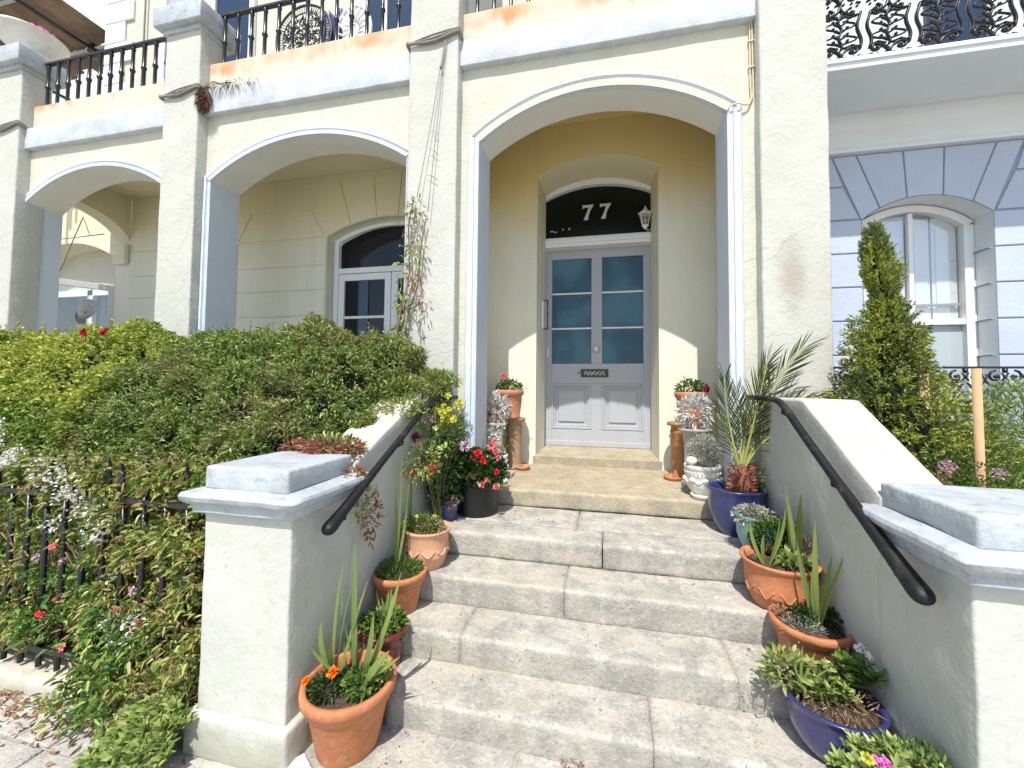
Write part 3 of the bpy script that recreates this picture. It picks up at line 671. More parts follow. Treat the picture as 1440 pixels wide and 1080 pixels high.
# ---- balustrade between the pier caps
def baluster_mesh(z0, z1):
    h = z1 - z0; pr = [(.013, 0), (.021, .01), (.015, .03), (.015, h * .42), (.022, h * .45), (.024, h * .475), (.022, h * .5), (.015, h * .53), (.015, h - .05), (.021, h - .03), (.015, h)]
    return pr
for k, (a, b, z0, z1) in enumerate(((-5.85, -3.975, 2.868, 3.33), (-3.58, -1.512, 2.943, 3.42), (-1.108, .972, 2.943, 3.42))):
    rail = MB().box(a, 2.905, z1, b, 2.945, z1 + .022).box(a, 2.91, z0, b, 2.94, z0 + .012).build('balcony_railing', 'iron', house, bevel=.003)
    n = int((b - a) / .138); first = None
    for i in range(n):
        x = a + .1 + i * (b - a - .14) / (n - 1)
        if first is None: first = MB().lathe(baluster_mesh(z0, z1), (0, 0, 0), 8).build('baluster', 'black', rail, True)
        o = first if i == 0 else first.copy()
        if i: COL.objects.link(o)
        o.parent = rail; o.location = (x, 2.925, z0)

# ================================================================ NEIGHBOUR HOUSE (right)
nb = empty('neighbour_house', 'lavender and white rendered house with an arched sash window and cast iron balcony', 'house')
NW = (2.117, 3.022, -.6, 1.425, 1.60); YN = 3.86
w = MB(); wall_open(w, 1.30, 9, -1.4, 2.02, [NW], YN + .012); w.build('wall', 'lav_joint', nb)
zs = [1.435 - .2885 * i for i in range(0, 10)]
for i in range(9):
    z1, z0 = zs[i], zs[i + 1]
    for a, b in ((1.2, 2.112), (3.027, 4.1), (4.1, 5.6), (5.6, 7.2)):
        MB().box(a + (.006 if a > 3.03 else 0), YN, z0 + .006, b - (.006 if b > 3.03 else 0), YN + .03, z1 - .006).build('stone_block', 'lav', nb, bevel=.005)
A = arc(2.110, 3.029, 1.43, 1.606, 24)
fans = [(2.09, 2.27), (2.27, 2.468), (2.468, 2.672), (2.672, 2.87), (2.87, 3.04)]
tops = [1.905, 2.086, 2.425, 2.712, 3.062, 3.24]
ai = [0, 4, 9, 15, 20, 24]
for i in range(5):
    sg = A[ai[i]:ai[i + 1] + 1]
    poly = [(sg[0][0] + .005, sg[0][1] + .002)] + sg[1:-1] + [(sg[-1][0] - .005, sg[-1][1] + .002), (tops[i + 1] - .006, 1.99), (tops[i] + .006, 1.99)]
    MB().prism(poly, YN, YN + .03).build('voussoir', 'lav', nb, bevel=.005)
MB().prism([(1.3, 1.445), (2.10, 1.445), (1.98, 1.72), (1.3, 1.72)], YN, YN + .03).build('stone_block', 'lav', nb, bevel=.005)
MB().prism([(1.3, 1.735), (1.98, 1.735), (1.90, 1.99), (1.3, 1.99)], YN, YN + .03).build('stone_block', 'lav', nb, bevel=.005)
MB().prism([(3.045, 1.445), (4.6, 1.445), (4.46, 1.745), (3.175, 1.745)], YN, YN + .03).build('stone_block', 'lav', nb, bevel=.005)
MB().prism([(3.185, 1.76), (4.5, 1.76), (4.5, 1.99), (3.255, 1.99)], YN, YN + .03).build('stone_block', 'lav', nb, bevel=.005)
j, s = reveal(NW, YN + .002, 4.17)
[q_.build('window_reveal', 'neigh_white', nb) for q_ in j]; s.build('window_soffit', 'neigh_white', nb, True)
for z in zs[1:6]: MB().box(3.006, YN + .03, z - .004, 3.0215, 4.09, z + .004).build('reveal_joint', 'lav_joint', nb)
MB().box(1.2, YN - .05, 2.0, 9, YN + .03, 2.03).build('picture_ledge', 'neigh_white', nb, bevel=.006)
MB().box(1.2, YN - .012, 2.03, 9, YN + .03, 2.26).build('frieze', 'neigh_white', nb)
cv = MB(); n = 10
pts = [(YN - .012 - .1 * (1 - math.cos(math.pi / 2 * i / n)), 2.19 + .11 * math.sin(math.pi / 2 * i / n)) for i in range(n + 1)]
for (a, b), (c, d) in zip(pts, pts[1:]): cv.quad((1.2, a, b), (9, a, b), (9, c, d), (1.2, c, d))
cv.build('cove', 'neigh_white', nb, True)
MB().box(1.2, 3.215, 2.302, 9, 4.0, 2.37).box(1.2, 3.20, 2.345, 9, 3.23, 2.378).build('balcony_slab', 'neigh_white', nb, bevel=.005)
nu = MB(); nu.quad((1.3, 3.9, 2.36), (9, 3.9, 2.36), (9, 3.9, 7), (1.3, 3.9, 7)); nu.build('upper_wall', 'neigh_white', nb)
MB().box(2.62, 3.86, 2.4, 3.02, 3.895, 5.5).build('upper_window', 'blue_glass', nb); MB().box(3.02, 3.84, 2.4, 3.09, 3.895, 5.5).build('upper_window_frame', 'white', nb)
MB().box(3.3, 3.86, 2.4, 3.8, 3.895, 5.5).build('upper_window', 'pale_glass', nb)
# sash window
ys = 4.03
sw = MB(); sw.box(2.12, ys + .003, -.6, 2.19, ys + .08, 1.395).box(2.95, ys + .003, -.6, 3.02, ys + .08, 1.395)
Bo = arc(2.12, 3.02, 1.415, 1.592, 24); Bi = arc(2.175, 2.965, 1.38, 1.535, 24)
for i in range(24): sw.quad((Bi[i][0], ys, Bi[i][1]), (Bi[i + 1][0], ys, Bi[i + 1][1]), (Bo[i + 1][0], ys, Bo[i + 1][1]), (Bo[i][0], ys, Bo[i][1])); sw.quad((Bi[i][0], ys, Bi[i][1]), (Bi[i][0], ys + .08, Bi[i][1]), (Bi[i + 1][0], ys + .08, Bi[i + 1][1]), (Bi[i + 1][0], ys, Bi[i + 1][1]))
sw.box(2.565, ys + .02, .58, 2.60, ys + .06, 1.53).box(2.19, ys + .012, .55, 2.95, ys + .06, .60).box(2.565, ys + .03, -.6, 2.60, ys + .07, .55)
so = sw.build('sash_window', 'white', nb, bevel=.004)
for a, b in ((2.19, 2.565), (2.60, 2.95)):
    MB().box(a, ys + .05, -.55, b, ys + .055, .55).build('pane', 'pale_glass', so)
    MB().box(a, ys + .048, .60, b, ys + .052, 1.52).build('pane', 'clear_glass', so)
# upper sash: clear, white panelled shutters standing behind it
MB().box(2.125, ys + .125, -.6, 3.015, ys + .135, 1.62).build('window_lining', 'neigh_white', so)
MB().box(2.335, ys + .10, .6, 2.395, ys + .12, 1.50).build('dark_gap', 'dark_glass', so)
for a, b in ((2.19, 2.33), (2.40, 2.565), (2.60, 2.75), (2.755, 2.945)):
    MB().box(a + .004, ys + .07, .60, b - .004, ys + .095, 1.49).box(a + .03, ys + .062, .68, b - .03, ys + .07, 1.40).build('shutter_panel', 'neigh_white', so, bevel=.004)
MB().box(2.60, ys + .035, .715, 2.94, ys + .05, .735).build('sash_rod', 'steel', so)

# ---- cast iron scrollwork
def spiral(cx_, cz, r0, r1, a0, turns, n=16):
    return [(cx_ + (r0 + (r1 - r0) * i / n) * math.cos(a0 + turns * 2 * math.pi * i / n), 0, cz + (r0 + (r1 - r0) * i / n) * math.sin(a0 + turns * 2 * math.pi * i / n)) for i in range(n + 1)]
def iron_panel():
    m = MB(); r = .013
    for s in (-1, 1):   # pair of wavy uprights
        m.tube([(s * .035 + .014 * math.sin(i / 14 * 2.4 * math.pi), 0, .09 + .42 * i / 14) for i in range(15)], [.0115] * 15, 6)
        for zc_, up in ((.075, 1), (.53, -1)):
            m.tube([(s * (.165 - .165 * (1 - math.cos(t * .8)) * 1.1 - .0), 0, zc_ + up * (-.06 + .11 * math.sin(t))) for t in [i * .17 for i in range(10)]], r, 6)
            m.tube(spiral(s * .085, zc_ + up * .005, .045, .012, R(90) if s > 0 else R(90), .8 * s * up), r * .9, 6)
            m.ball((s * .085, 0, zc_ + up * .005), .014, 1, 8, 5); m.ball((s * .13, 0, zc_ + up * .05), .012, 1, 8, 5); m.ball((s * .045, 0, zc_ - up * .055), .011, 1, 8, 5)
    for i in range(5):  # leafy stem between the uprights of neighbours
        z = .15 + i * .075
        for s in (-1, 1): m.tube([(.165, 0, z), (.165 + s * .035, 0, z + .03), (.165 + s * .05, 0, z + .055)], [.009, .010, .005], 5); m.ball((.165 + s * .05, 0, z + .055), .014, 1, 6, 4)
    m.tube([(.165 + .012 * math.sin(i * 1.2), 0, .1 + .42 * i / 12) for i in range(13)], .010, 6)
    for s in (-1, 1):
        m.tube([(.165 + s * (.02 + .10 * math.sin(i / 8 * 3.14)), 0, .17 + .10 * i / 8) for i in range(9)], .008, 5)
        m.tube([(.165 + s * (.02 + .09 * math.sin(i / 8 * 3.14)), 0, .33 + .10 * i / 8) for i in range(9)], .008, 5)
        m.tube([(s * .035, 0, .12), (s * .09, 0, .15), (s * .15, 0, .12)], .009, 5); m.tube([(s * .035, 0, .49), (s * .09, 0, .46), (s * .15, 0, .49)], .009, 5)
    for i in range(6): m.ball((-.14 + i * .056, 0, .012), .012, 1, 6, 4)
    m.v = [(x * .9, y * 1.3, z * .66) for x, y, z in m.v]; return m
rl = MB().box(1.36, 3.235, 2.38, 9, 3.25, 2.392).box(1.36, 3.23, 3.19, 9, 3.255, 3.215).build('balcony_railing', 'black', nb)
first = iron_panel().build('scroll_panel', 'black', rl, True)
for i in range(28):
    o = first if i == 0 else first.copy()
    if i: COL.objects.link(o)
    o.parent = rl; o.location = (1.52 + (i % 14) * .30, 3.243, 2.395 + (.40 if i > 13 else 0))
# window guard below, bowed
def guard_panel():
    m = MB(); r = .008
    for s in (-1, 1):
        m.tube(spiral(s * .055, -.055, .042, .012, R(90), -.9 * s), r, 6); m.ball((s * .055, 0, -.055), .013, 1, 8, 5)
        m.tube([(s * .1, 0, -.04), (s * .115, 0, -.085), (s * .08, 0, -.12), (s * .03, 0, -.125), (s * .012, 0, -.10)], r, 6)
        m.tube([(s * .03, 0, -.13), (s * .075, -.005, -.165), (s * .085, -.02, -.25), (s * .095, -.05, -.36), (s * .12, -.05, -.45), (s * .12, -.02, -.53)], .009, 6)
        m.tube([(s * .012, 0, -.16), (s * .05, 0, -.2), (0, 0, -.245)], r * .8, 6); m.tube([(s * .06, 0, -.245), (s * .03, 0, -.27), (0, 0, -.25)], r * .8, 6)
        m.ball((s * .06, 0, -.245), .010, 1, 6, 4); m.tube([(s * .02, 0, -.03), (0, 0, -.06), (-s * .02, 0, -.085)], .006, 5)
    m.ball((0, 0, -.285), .012, 1.5, 8, 5); m.ball((0, 0, -.055), .012, 1, 8, 5); m.tube([(0, 0, 0), (0, 0, -.03)], .014, 6)
    return m
ga = empty('window_guard', 'black cast iron window guard with lyre scrolls behind the conifer', 'railing')
MB().box(1.42, 3.39, .150, 5.4, 3.41, .165).box(1.42, 3.395, -.085, 5.4, 3.405, -.079).box(1.42, 3.395, -.24, 5.4, 3.405, -.234).build('top_rail', 'black', ga)
first = guard_panel().build('scroll_panel', 'black', ga, True)
for i in range(13):
    o = first if i == 0 else first.copy()
    if i: COL.objects.link(o)
    o.parent = ga; o.location = (1.56 + i * .2265, 3.4, .15)

# ================================================================ STAIR SIDE WALLS, GATE PILLARS, HANDRAILS
def side_wall(x0, x1, label, yk):
    y0 = 1.66
    def f(co):
        k = (co.y - y0) / (yk - y0); zt = -.385 + (-.055 + .385) * min(1, max(0, k))
        t = (co.z + 1.42) / (1.42 - .0); co.z = -1.42 + t * (zt + 1.42); return co
    o = rough('stair_side_wall', (x0, y0, -1.42), (x1, 2.775, 0), 'coping', None, .05, .004, .012, 5, f)
    # the painted face towards the steps is greyer than the coping
    me = o.data; me.materials.append(M['shaft'])
    for p in me.polygons:
        if p.normal.z < .5: p.material_index = 1
    return tag(o, label, 'wall')
side_wall(XL - .24, XL, 'sloping cream side wall left of the steps, half buried under the climber', 2.36)
side_wall(XR, XR + .24, 'sloping cream side wall with stained coping right of the steps', 2.22)
def gate_pillar(x0, x1, label, yb=1.69):
    t = empty('gate_pillar', label, 'pillar', 'painted pillars at the foot of the steps'); yf = 1.30
    rough('shaft', (x0, yf, -1.27), (x1, yb, -.50), 'shaft', t, .04, .0035, .008, 6)
    def f(co):
        if co.z > -1.262: s = 1 - .06 * (co.z + 1.262) / .02
        return co
    rough('plinth', (x0 - .03, yf - .03, -1.42), (x1 + .03, yb + .02, -1.262), 'shaft', t, .04, .004, .012, 6)
    c = MB()
    prof = [(.0, -.512), (.028, -.505), (.03, -.475), (.044, -.466), (.056, -.455), (.062, -.438), (.056, -.424), (.03, -.42), (-.002, -.41)]
    for (o, z) in prof:
        c.v += [(x0 - o, yf - o, z), (x1 + o, yf - o, z), (x1 + o, yb + o, z), (x0 - o, yb + o, z)]
    for i in range(len(prof) - 1):
        for q in range(4): w_ = (q + 1) % 4; c.f.append((4 * i + q, 4 * i + w_, 4 * i + 4 + w_, 4 * i + 4 + q))
    o = c.build('cap_moulding', 'cap', t)
    bm = bmesh.new(); bm.from_mesh(o.data); bmesh.ops.subdivide_edges(bm, edges=bm.edges[:], cuts=6, use_grid_fill=True)
    for v in bm.verts: v.co += noise.noise_vector(v.co * 9) * .004 + noise.noise_vector(v.co * 30) * .0015
    bm.to_mesh(o.data); bm.free(); o.data.polygons.foreach_set('use_smooth', [True] * len(o.data.polygons))
    rough('cap_block', (x0 + .006, yf - .012, -.418), (x1 - .006, yb - .02, -.328), 'cap', t, .04, .003, .01, 7)
    return t
gate_pillar(-1.552, -1.152, 'pale painted gate pillar with moulded cap, fully in view left of the steps')
gate_pillar(.945, 1.36, 'pale painted gate pillar with moulded cap, cut off by the right edge')
def rail(pts, rad, label):
    t = empty('handrail', label, 'handrail', loc=pts[len(pts) // 2]); b = Vector(t.location); sg = -1 if pts[0][0] < 0 else 1
    MB().tube([Vector(q) - b for q in pts], rad, 14, True, .82).build('rail', 'railblack', t, True)
    for f in (.30, .55, .78):
        q = Vector(pts[int(f * (len(pts) - 1))]) - b
        MB().tube([q + Vector((0, 0, -.012)), q + Vector((0, 0, -.045)), q + Vector((sg * .03, 0, -.06)), q + Vector((sg * .062, 0, -.06))], .006, 6).build('bracket', 'railblack', t, True)
    return t
def smooth_path(P, n=6):
    P = [Vector(p) for p in P]; out = []
    for i in range(len(P) - 1):
        p0, p1, p2, p3 = P[max(i - 1, 0)], P[i], P[i + 1], P[min(i + 2, len(P) - 1)]
        for k in range(n):
            t = k / n; out.append(.5 * ((2 * p1) + (-p0 + p2) * t + (2 * p0 - 5 * p1 + 4 * p2 - p3) * t * t + (-p0 + 3 * p1 - 3 * p2 + p3) * t ** 3))
    out.append(P[-1]); return out
p = smooth_path([(-1.085, 2.79, -.09), (-1.085, 2.55, -.085), (-1.085, 2.40, -.088), (-1.085, 2.32, -.115), (-1.085, 2.1, -.23), (-1.085, 1.8, -.385), (-1.085, 1.55, -.515), (-1.085, 1.45, -.567), (-1.085, 1.40, -.593)])
rail(p, [.019] * (len(p) - 19) + [.019 + .011 * i / 12 for i in range(13)] + [.031, .031, .029, .025, .018, .007], 'black painted handrail with a bend at the top, left of the steps')
p = smooth_path([(.888, 2.79, -.06), (.888, 2.45, -.06), (.888, 2.3, -.085), (.888, 2.1, -.2), (.888, 1.8, -.37), (.888, 1.55, -.505), (.888, 1.42, -.575), (.888, 1.365, -.603)])
rail(p, [.019] * (len(p) - 19) + [.019 + .011 * i / 12 for i in range(13)] + [.031, .031, .029, .025, .018, .007], 'black painted handrail right of the steps, running behind the palm')

# ================================================================ POTS
def pot_mesh(kind, r, h):
    if kind == 'rim':      # classic flowerpot with a thick rolled rim
        pr = [(.001, 0), (r * .62, 0), (r * .64, h * .03), (r * .84, h * .70), (r * .86, h * .72), (r * .90, h * .735), (r * .93, h * .80), (r * .95, h * .84), (r * .99, h * .86), (r, h * .93), (r * .995, h * .98), (r * .97, h), (r * .88, h), (r * .86, h * .97), (r * .83, h * .88), (r * .80, h * .80)]
    elif kind == 'round':  # full-bellied glazed pot
        pr = [(.001, 0), (r * .58, 0), (r * .62, h * .03), (r * .78, h * .25), (r * .9, h * .5), (r * .93, h * .75), (r * .92, h * .88), (r * .98, h * .94), (r, h * .98), (r * .98, h), (r * .90, h), (r * .86, h * .96), (r * .84, h * .85), (r * .82, h * .8)]
    elif kind == 'bowl':   # wide moulded bowl with a lip
        pr = [(.001, 0), (r * .60, 0), (r * .66, h * .02), (r * .70, h * .06), (r * .82, h * .3), (r * .86, h * .34), (r * .86, h * .36), (r * .88, h * .6), (r * .88, h * .80), (r * .94, h * .9), (r, h * .96), (r * .99, h), (r * .92, h * .995), (r * .84, h * .9), (r * .8, h * .8)]
    elif kind == 'tall':
        pr = [(.001, 0), (r * .68, 0), (r * .74, h * .04), (r * .72, h * .07), (r * .84, h * .55), (r * .86, h * .78), (r * .95, h * .82), (r, h * .9), (r * .98, h), (r * .86, h), (r * .84, h * .9), (r * .8, h * .8)]
    elif kind == 'bucket':
        pr = [(.001, 0), (r * .84, 0), (r * .9, h * .03), (r * .92, h * .08), (r * .97, h * .9), (r, h * .93), (r, h), (r * .96, h), (r * .94, h * .9), (r * .92, h * .8)]
    elif kind == 'urn':
        pr = [(.001, 0), (r * .6, 0), (r * .62, h * .06), (r * .55, h * .09), (r * .72, h * .18), (r * .9, h * .36), (r * .93, h * .52), (r * .9, h * .64), (r * .93, h * .66), (r * .95, h * .69), (r * .92, h * .72), (r * .96, h * .85), (r, h * .88), (r * 1.02, h * .94), (r, h), (r * .88, h), (r * .86, h * .92), (r * .82, h * .85)]
    m = MB().lathe(pr, (0, 0, 0), 40)
    return m
def potted(label, kind, x, y, z, r, h, m, cat='plant pot', group=None, name='potted_plant', soil=.84):
    t = empty(name, label, cat, group, loc=(x, y, z))
    o = pot_mesh(kind, r, h).build('pot', m, t, True)
    s = MB().lathe([(.001, h * soil + .012), (r * .4, h * soil + .008), (r * .83, h * soil)], (0, 0, 0), 24)
    so = s.build('soil', 'soil', t, True)
    c = MB()
    for i in range(26):
        a, q = random.uniform(0, 6.28), r * .75 * math.sqrt(random.random()); c.ball((q * math.cos(a), q * math.sin(a), h * soil + .006), random.uniform(.003, .008), .8, 6, 4)
    c.build('soil_crumbs', 'soil', so)['kind'] = 'stuff'
    return t
def fol(t, c, r, n, m, ln, wd, up=.4, shell=.6, name='foliage'):
    return foliage(name, c, r, n, m, t, ln, wd, up, True, shell)
def stems(t, base, tips, rad=.003, m='stem', name='stems'):
    mb = MB()
    for p in tips:
        b = Vector(base) + Vector((random.uniform(-.02, .02), random.uniform(-.02, .02), 0)); p = Vector(p); mid = b.lerp(p, .5) + Vector((random.uniform(-.02, .02), random.uniform(-.02, .02), .02))
        mb.tube(smooth_path([b, mid, p], 4), rad, 5)
    o = mb.build(name, m, t, True); o['kind'] = 'stuff'; return o
def rosettes(name, pts, m, parent, ln=.03, wd=.012, per=9, up=.55):
    P, A = [], []
    for p in pts:
        ph = random.uniform(0, 6.28); tx, ty = random.uniform(-.35, .35), random.uniform(-.35, .35)
        for i in range(per):
            t = ph + i * 2.399; e = up * (i / per) * 1.6 + .15
            P.append(p); A.append((math.cos(t) * math.cos(e) + tx, math.sin(t) * math.cos(e) + ty - .1, math.sin(e) + .1))
    o = leaves(name, P, A, ln * RNG.uniform(.7, 1.2, len(P)), wd, m, parent, fold=.15, droop=.02); o['kind'] = 'stuff'; return o

# --- left of the steps, from the street up
t = potted('large terracotta pot with tall iris blades and orange marigolds beside the left gate pillar', 'rim', -.985, 1.44, Z5, .178, .25, 'terra')
for i, (tx, ty, tz, bx) in enumerate(((.0, .02, .76, 0), (-.05, .03, .69, -.01), (.17, .05, .66, .03), (-.11, 0, .46, -.03), (.10, -.02, .52, .02), (-.03, -.05, .42, -.02), (.13, .06, .56, .03), (.05, .04, .62, .0), (-.08, .08, .56, -.02), (.21, -.02, .38, .03), (.02, -.06, .50, 0), (-.02, .05, .6, -.01), (-.15, -.02, .36, -.02))):
    bb = (-.06 if i % 2 else .02); sword('leaf', (bb + random.uniform(-.02, .02), .02 + random.uniform(-.03, .03), .2), (tx, ty, tz), .023, 'iris', t, (bx, -.01, 0))
sword('leaf', (.06, -.02, .2), (.2, -.04, .40), .034, 'iris', t, (-.01, 0, .01))
fol(t, (-.06, -.05, .24), (.065, .06, .04), 500, 'darkgreen', .022, .008); fol(t, (.07, -.02, .25), (.07, .06, .05), 420, 'green', .024, .013); fol(t, (.12, .03, .27), (.03, .03, .05), 160, 'sedum', .02, .013)
flower((-.035, -.055, .30), (0, -.5, 1), .026, 'orangep', t, 16, 3); flower((-.142, -.07, .26), (-.2, -.6, .8), .022, 'orangep', t, 14, 2)
t = potted('dark maroon glazed pot of leafy plants behind the large terracotta pot', 'tall', -1.01, 1.72, Z4, .115, .17, 'maroonpot')
fol(t, (0, 0, .17), (.10, .09, .06), 750, 'green', .03, .013); 
for i in range(7): sword('leaf', (random.uniform(-.03, .05), 0, .14), (random.uniform(-.08, .12), random.uniform(-.05, .05), random.uniform(.26, .34)), .014, 'iris', t)
t = potted('plain terracotta pot with low green tufts, third up on the left', 'rim', -1.045, 1.93, Z3, .14, .20, 'terra')
fol(t, (0, 0, .19), (.12, .11, .05), 1500, 'green', .025, .005, .9); 
for p in ((-.06, .03, .62), (-.02, .02, .78), (.0, .05, .5)): sword('leaf', (-.03, .0, .16), p, .013, 'iris', t, (.01, 0, 0))
t = potted('peach coloured terracotta pot with relief swags and straggling plants on the left', 'bowl', -.985, 2.13, Z2, .132, .215, 'peach')
fol(t, (-.03, -.0, .22), (.11, .1, .05), 700, 'green', .022, .010); fol(t, (.03, -.03, .21), (.09, .08, .03), 300, 'dead', .02, .006)
flower((-.06, -.03, .275), (0, -.6, 1), .018, 'yellowp', t, 8, 1); flower((.03, .02, .27), (0, -.6, 1), .014, 'yellowp', t, 8, 1)
sw = MB()
for i in range(9):
    a = i * 2 * math.pi / 9; sw.tube([(.118 * math.cos(a + k * .09), .118 * math.sin(a + k * .09), .115 - .03 * math.sin(k / 6 * math.pi)) for k in range(7)], .006, 5)
sw.build('relief_swag', 'peach', t, True)['kind'] = 'stuff'
for p in ((-.12, -.04, .52), (-.09, 0, .6), (-.13, .02, .44)): sword('leaf', (-.10, .0, .16), p, .02, 'iris', t, (-.01, 0, 0))
t = potted('small cobalt blue pot with trailing greenery beside the black tub', 'rim', -1.03, 2.50, Z1, .11, .14, 'bluepot')
fol(t, (0, -.02, .14), (.11, .1, .05), 900, 'darkgreen', .018, .010); fol(t, (.05, -.07, .13), (.05, .04, .04), 160, 'dead', .02, .008)
# tall flowers climbing by the rail
t = empty('flowering_bush', 'tangle of yellow, plum and red flowers climbing under the left handrail', 'flowers', loc=(-1.04, 2.42, Z1))
b0 = Vector(t.location)
def loc(p): return tuple(Vector(p) - b0)
fol(t, loc((-1.03, 2.50, -.55)), (.10, .22, .2), 1500, 'darkgreen', .028, .014); fol(t, loc((-1.02, 2.50, -.32)), (.09, .2, .16), 900, 'green', .028, .013)
fol(t, loc((-1.05, 2.2, -.45)), (.07, .2, .12), 500, 'jasmine', .03, .010)
P_ = [(-1.03 + random.uniform(-.07, .08), 2.45 + random.uniform(-.28, .25), random.uniform(-.5, -.1)) for i in range(30)]
stems(t, loc((-1.04, 2.4, -.85)), [loc(p) for p in P_], .0028)
for i in range(22):
    flower(loc((-.985 + random.gauss(0, .038), 2.42 + random.uniform(-.06, .05), -.20 + random.gauss(0, .042))), (random.uniform(-.5, .5), -1, random.uniform(.1, .8)), random.uniform(.022, .034), 'yellowp', t, 7, 2, rw=.7)
flower(loc((-1.085, 2.33, -.225)), (.1, -1, .3), .036, 'mauve', t, 12, 1, 'maroonpot'); flower(loc((-1.12, 2.24, -.315)), (0, -1, .1), .040, 'purple', t, 12, 2, 'black')
flower(loc((-.87, 2.40, -.385)), (.2, -1, .5), .042, 'mauve', t, 16, 1, 'black'); flower(loc((-1.10, 2.30, -.17)), (0, -1, .4), .02, 'mauve', t, 9, 1)
flower(loc((-1.06, 2.3, -.515)), (.1, -1, .5), .055, 'red', t, 22, 3, rw=.4); flower(loc((-1.12, 2.2, -.52)), (-.3, -1, .2), .035, 'red', t, 16, 2, rw=.4)
flower(loc((-1.01, 2.33, -.49)), (.1, -1, .4), .026, 'rose', t, 14, 2)
for i in range(9): flower(loc((-1.03 + random.uniform(-.09, .12), 2.3 + random.uniform(-.1, .2), random.uniform(-.42, -.22))), (random.uniform(-.4, .4), -1, .5), random.uniform(.016, .026), 'sedum', t, 5, 1, rw=.9, name='young_leaf')
t = potted('shiny black tub overflowing with red geraniums at the left edge of the top step', 'bucket', -.87, 2.68, Z1, .150, .235, 'blackpot')
fol(t, (0, -.02, .30), (.19, .17, .13), 1900, 'darkgreen', .032, .024); fol(t, (.09, -.05, .27), (.1, .09, .08), 420, 'green', .03, .022)
for p, r_, mm in (((.03, -.1, .42), .036, 'red'), ((.07, -.12, .38), .034, 'red'), ((-.0, -.1, .40), .03, 'red'), ((.11, -.07, .47), .034, 'rose'), ((.15, -.08, .44), .032, 'rose'), ((.13, -.05, .50), .026, 'rose'), ((.17, -.1, .40), .024, 'rose'), ((.02, -.17, .28), .024, 'rose'), ((.09, -.19, .24), .026, 'rose'), ((.17, -.14, .22), .028, 'rose'), ((.17, -.13, .31), .027, 'red'), ((.12, -.19, .27), .018, 'rose'), ((-.1, -.12, .36), .02, 'rose')):
    flower(p, (random.uniform(-.3, .4), -1, .5), r_, mm, t, 9, 3, rw=.75)
stems(t, (0, 0, .2), [(.12, -.03, .56), (.05, 0, .57), (.17, .0, .52), (.21, .02, .47)], .002)
fol(t, (.12, .0, .55), (.09, .05, .04), 60, 'greyleaf', .02, .014, shell=.9)

# --- right of the steps
t = potted('big round cobalt blue pot holding the small palm', 'round', .775, 2.69, Z1, .165, .275, 'bluepot', 'potted palm', name='potted_palm')
tr = MB().lathe([(.02, .23), (.05, .25), (.055, .29), (.048, .34), (.03, .39), (.015, .42)], (.03, -.02, 0), 14).build('trunk', 'fibre', t, True)
P, A = [], []
for i in range(160):
    a = random.uniform(0, 6.28); z = random.uniform(.25, .40); P.append((.03 + .05 * math.cos(a), -.02 + .05 * math.sin(a), z)); A.append((math.cos(a), math.sin(a), .6))
leaves('trunk_fibre', P, A, .05, .014, 'redleaf', t)['kind'] = 'stuff'
def frond(tip, bend, n=26, L=.14, droop=.0, w=.0085):
    b = Vector((.03, -.02, .36)); tp = Vector(tip); k = Vector(bend); path = [b.lerp(tp, i / 20) + k * (4 * (i / 20) * (1 - i / 20)) for i in range(21)]
    st_ = MB().tube(path, [.007 * (1 - i / 24) + .0015 for i in range(21)], 6).build('frond', 'palmstem', t, True)
    P, A, LN = [], [], []
    n = int(n * .72)
    for i in range(n):
        s = .26 + .74 * i / (n - 1); q = s * 20; a = int(min(19, q)); p = path[a].lerp(path[a + 1], q - a) if a < 20 else path[20]
        d = (path[min(20, a + 1)] - path[max(0, a - 1)]).normalized(); side = d.cross(Vector((0, -1, .35))).normalized()
        for sg in (-1, 1):
            v = d * (.75 + .5 * s) + side * sg * (.85 - .5 * s) + Vector((random.uniform(-.1, .1), random.uniform(-.25, .1), -droop + random.uniform(-.05, .05)))
            P.append(tuple(p)); A.append(tuple(v)); LN.append(L * 1.15 * (1 - .55 * abs(s - .5)) * random.uniform(.85, 1.1))
    leaves('leaflets', P, A, LN, w, 'palm', st_, fold=.3, droop=.08)
frond((.34, -.06, 1.10), (-.05, 0, .03), 34, .19, .05); frond((.42, .0, .80), (-.02, 0, .10), 30, .19, .25); frond((.20, .02, 1.05), (-.03, 0, .02), 30, .17)
frond((-.06, -.02, .93), (-.02, 0, 0), 28, .16); frond((.02, .03, .85), (0, 0, 0), 26, .15); frond((.14, -.1, .98), (0, 0, 0), 28, .16); frond((-.10, .0, .72), (.0, 0, .0), 18, .11)
frond((.32, -.08, .62), (.0, 0, .1), 20, .13, .3)
fol(t, (.13, .03, .33), (.05, .05, .10), 420, 'fern', .014, .007); fol(t, (.10, .0, .28), (.06, .05, .04), 200, 'darkgreen', .02, .01)
t = potted('pale teal glazed pot of dense small-leaved greenery in front of the blue palm pot', 'round', .80, 2.40, Z1, .115, .20, 'tealpot')
fol(t, (-.02, 0, .19), (.10, .09, .05), 700, 'greyleaf', .02, .01); fol(t, (.03, -.13, .12), (.11, .07, .085), 2600, 'darkgreen', .015, .009, .5, .35); fol(t, (.03, -.13, .13), (.115, .075, .09), 1200, 'green', .014, .009, .6, .2)
fol(t, (-.0, 0, .2), (.09, .06, .035), 160, 'dead', .02, .007)
t = potted('large wide terracotta bowl with iris blades and curled leaves on the right', 'bowl', .80, 2.14, Z2, .165, .215, 'terra')
